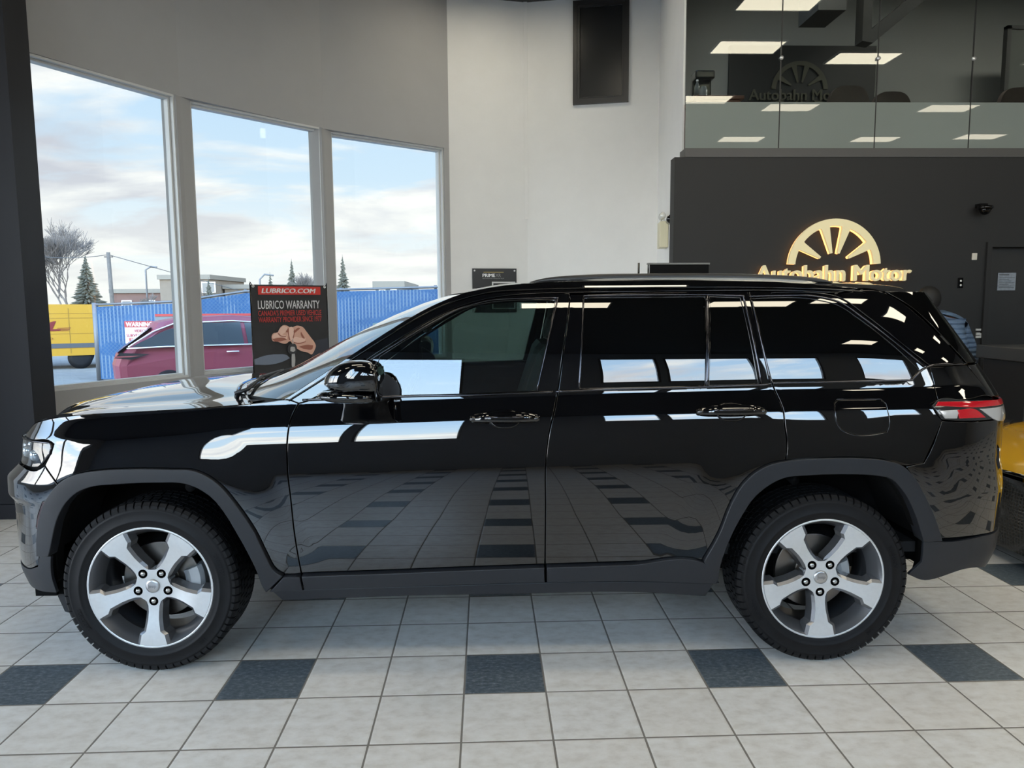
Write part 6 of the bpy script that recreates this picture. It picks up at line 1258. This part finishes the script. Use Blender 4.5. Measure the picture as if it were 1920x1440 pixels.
mb = MB(); add_text(mb, frame((-9.18, 19.49, .95), (1, 0, 0), (0, 0, 1)), 'VIDEO', width=.28, height=.08, bold=.02, extrude=.004); add_text(mb, frame((-9.38, 19.49, .83), (1, 0, 0), (0, 0, 1)), 'SURVEILLANCE', width=.68, height=.08, bold=.02, extrude=.004); mb.b2((-9.32, 19.492, .69), (-8.72, 19.50, .80)); mb.build('red_words', mat('sign_red', (.34, .02, .02), .5), ws)
mb = MB(); add_text(mb, frame((-9.28, 19.488, .705), (1, 0, 0), (0, 0, 1)), '24 HOURS', width=.52, height=.08, bold=.02, extrude=.003); mb.build('white_word', M_bwh, ws)
bw = MB().b2((-8.55, 19.45, .5), (-5.2, 19.48, 1.36)); bw = bw.build('fence_banner', mat('banner_pale', (.15, .16, .16), .7)); tag(bw, 'pale banner with a red top edge on the blue fence behind the red car', 'banner'); MB().b2((-8.55, 19.44, 1.36), (-5.2, 19.48, 1.42)).build('red_edge', mat('sign_red', (.34, .02, .02), .5), bw)
gb = MB().b2((-2.75, 18.3, GZ), (-1.9, 18.9, 1.12), .04).build('utility_box', mat('pale_green_box', (.10, .15, .125), .6)); tag(gb, 'pale green utility box before the blue fence behind the windshield', 'utility box'); MB().b2((-2.78, 18.27, 1.12), (-1.87, 18.93, 1.17), .01).build('lid', mat('pale_green_box', (.10, .15, .125), .6), gb)
# --- far things
def box_building(name, x0, x1, y, z1, m, lab, wins=(), roof=None):
    b_ = empty(name, (x0, y, GZ), 0, lab, 'building'); MB().b2((0, 0, 0), (x1-x0, 12, z1-GZ)).build('wall', m, b_)
    MB().b2((-.2, -.2, z1-GZ-.5), (x1-x0+.2, 12.2, z1-GZ)).build('parapet', roof or mat('parapet_stone', (.15, .13, .10), .8), b_)
    for (wx, wz, w, h) in wins: f_ = MB().b2((wx, -.12, wz), (wx+w, .02, wz+h)).build('window', M_bwh, b_); MB().b2((wx+.1, -.16, wz+.1), (wx+w-.1, -.12, wz+h-.1)).build('pane', M_sg, f_)
M_brick = noisy('far_brick', (.11, .06, .045), .12, 3, .9)
box_building('brick_building', -45.5, -38.3, 92, 3.75, M_brick, 'long low red brick building beyond the blue fence, left window', [(1.2, 1.6, 1.2, 1.1), (4., 1.6, 1.2, 1.1), (7.6, 1.6, 1.0, 1.1)])
box_building('brick_building', -36.2, -30.8, 84, 5.1, noisy('far_tan', (.14, .11, .08), .1, 3, .9), 'tan and brick building with a higher roof beside the first mullion', [(1.5, 3.4, 1.5, 1.2), (4.6, 3.4, 1.5, 1.2)])
box_building('office_building', -30.5, -19.0, 88, 4.1, noisy('far_tan', (.14, .11, .08), .1, 3, .9), 'tan building low on the horizon behind the banner', [(3, 2.4, 1.5, 1.1), (7, 2.4, 1.5, 1.1)])
box_building('rooftop_tower', -8.85, -6.7, 60, 3.5, noisy('far_grey', (.10, .10, .10), .1, 3, .9), 'small grey tower roof showing above the blue fence in the third window', [(.3, 2.6, .5, .6), (1.2, 2.6, .5, .6)])
up = MB().tube([(-14.79, 30, GZ), (-14.86, 30, 3.75)], [.085, .07], 10).b2((-15.02, 29.97, 3.55), (-14.70, 30.03, 3.60)).build('utility_pole', noisy('weathered_wood', (.10, .085, .07), .2, 8, .9)); tag(up, 'tall wooden utility pole rising beside the end of the blue fence', 'pole')
wr = MB()
for (a, b, sg) in (((-14.86, 30, 3.66), (-26, 40, 5.0), 1.3), ((-14.86, 30, 3.66), (-3.5, 44, -.2), .5)):
    wr.tube([Vector(a).lerp(Vector(b), i/14)+Vector((0, 0, -sg*4*(i/14)*(1-i/14)*.3)) for i in range(15)], .014, 5)
wr.build('overhead_wire', mat('wire_grey', (.06, .06, .06), .6), up)
lp = MB().tube([(-26.9, 60, GZ), (-26.9, 60, 4.5), (-26.5, 60, 4.75), (-26.0, 60, 4.7)], .07, 8).build('street_lamp', M_gal); tag(lp, 'slim grey street lamp above the brick building', 'street lamp')
lp = MB().tube([(-18.0, 60, GZ), (-18.0, 60, 3.7), (-17.6, 60, 4.1), (-16.9, 60, 4.0)], .07, 8).build('street_lamp', M_gal); tag(lp, 'curved grey street lamp left of the banner in the middle window', 'street lamp')
rnd_ = random.Random(3)
m_spr = noisy('spruce_needles', (.085, .080, .056), .35, 2, .9)
m_bark = noisy('winter_bark', (.13, .11, .095), .2, 3, .9)
def spruce(x, y, h, w, lab, n=26, dens=1.):
    t = empty('spruce_tree', (x, y, GZ), 0, lab, 'tree', 'trees beyond the lot'); MB().tube([(0, 0, 0), (0, 0, h)], [.12*w, .01], 7).build('trunk', noisy('bark_grey', (.09, .075, .06), .2, 5, .9), t)
    mb = MB(); zt = .08*h
    lay = int(h*13*dens)
    for i in range(lay):
        f = i/lay; z = h*(.06+.92*f); R_ = w*(1-f)**.9*rnd_.uniform(.75, 1.08)+.04; k = max(4, int(11*(1-f)+4)); a0 = rnd_.random()*6
        for j in range(k):
            a = a0+2*math.pi*j/k+rnd_.uniform(-.2, .2); r = R_*rnd_.uniform(.45, 1.15); dz = -.30*r-rnd_.random()*.22; ca, sa = math.cos(a), math.sin(a); wd = .07*r+.02
            m1 = (ca*r*.55-sa*wd, sa*r*.55+ca*wd, z+dz*.6); m2 = (ca*r*.55+sa*wd, sa*r*.55-ca*wd, z+dz*.6); tp = (ca*r, sa*r, z+dz+.10*r); b0 = (0, 0, z+.05); lo = (ca*r*.5, sa*r*.5, z+dz*.6-.12*r-.05)
            mb.add([b0, m1, tp, m2, lo], [(0, 1, 2), (0, 2, 3), (0, 4, 2), (1, 4, 2), (3, 2, 4)])
    mb.build('foliage', m_spr, t, recalc=False)
def bare(x, y, h, lab, spread=.6, seed=1, depth=6, lean=0., m=None):
    r0 = random.Random(seed); t = MB()
    def br(p, d, l, r, k):
        q = p+d*l; mid = p+d*l*.5+Vector((r0.uniform(-1, 1), r0.uniform(-1, 1), 0))*l*.05; r = max(r, .011); t.tube([p, mid, q], [r, r*.85, r*.7], 5 if k > 2 else 4, cap=False)
        if k == 0: return
        for i in range(3 if k > 2 else 4):
            a = r0.uniform(0, 6.28); s = spread*r0.uniform(.35, 1.0); ax = Vector((math.cos(a), math.sin(a), 0)); nd = (d+ax*s+Vector((0, 0, .18))).normalized(); br(p+d*l*r0.uniform(.55, 1.), nd, l*r0.uniform(.70, .90), r*.58, k-1)
    br(Vector((0, 0, 0)), Vector((lean, 0, 1)).normalized(), h*.19, h*.012, depth)
    o = t.build('bare_tree', m or m_bark, recalc=False); o.location = (x, y, GZ); return tag(o, lab, 'tree', 'trees beyond the lot')
spruce(-28.9, 55, 5.75, 1.9, 'broad snowy-green spruce standing left of the utility pole', dens=1.3)
spruce(-14.15, 55, 5.3, 1.1, 'narrow dark spruce showing above the banner in the middle window')
spruce(-10.45, 55, 5.6, 1.15, 'tall narrow spruce at the left side of the third window')
spruce(-16.6, 58, 4.5, .8, 'small spruce just left of the banner top'); spruce(-21.3, 58, 4.1, .9, 'small spruce at the left side of the middle window')
bare(-25.3, 46, 9.4, 'large bare tree spreading at the far left of the first window',  .74, 5, 7)
bare(-24.2, 54, 4.4, 'small bare tree just right of the utility pole', .5, 9, 5)
bare(-12.4, 52, 6.1, 'bare tree behind the banner beside the window mullion', .5, 11, 6)
bare(-20.3, 70, 4.6, 'low bare tree beside the first mullion', .6, 21, 5)
bare(-25.8, 70, 5.4, 'bare tree before the tan building at the right side of the first window', .6, 33, 5)
bare(-16.1, 62, 5.3, 'bare tree left of the dark spruce above the banner', .7, 41, 5)
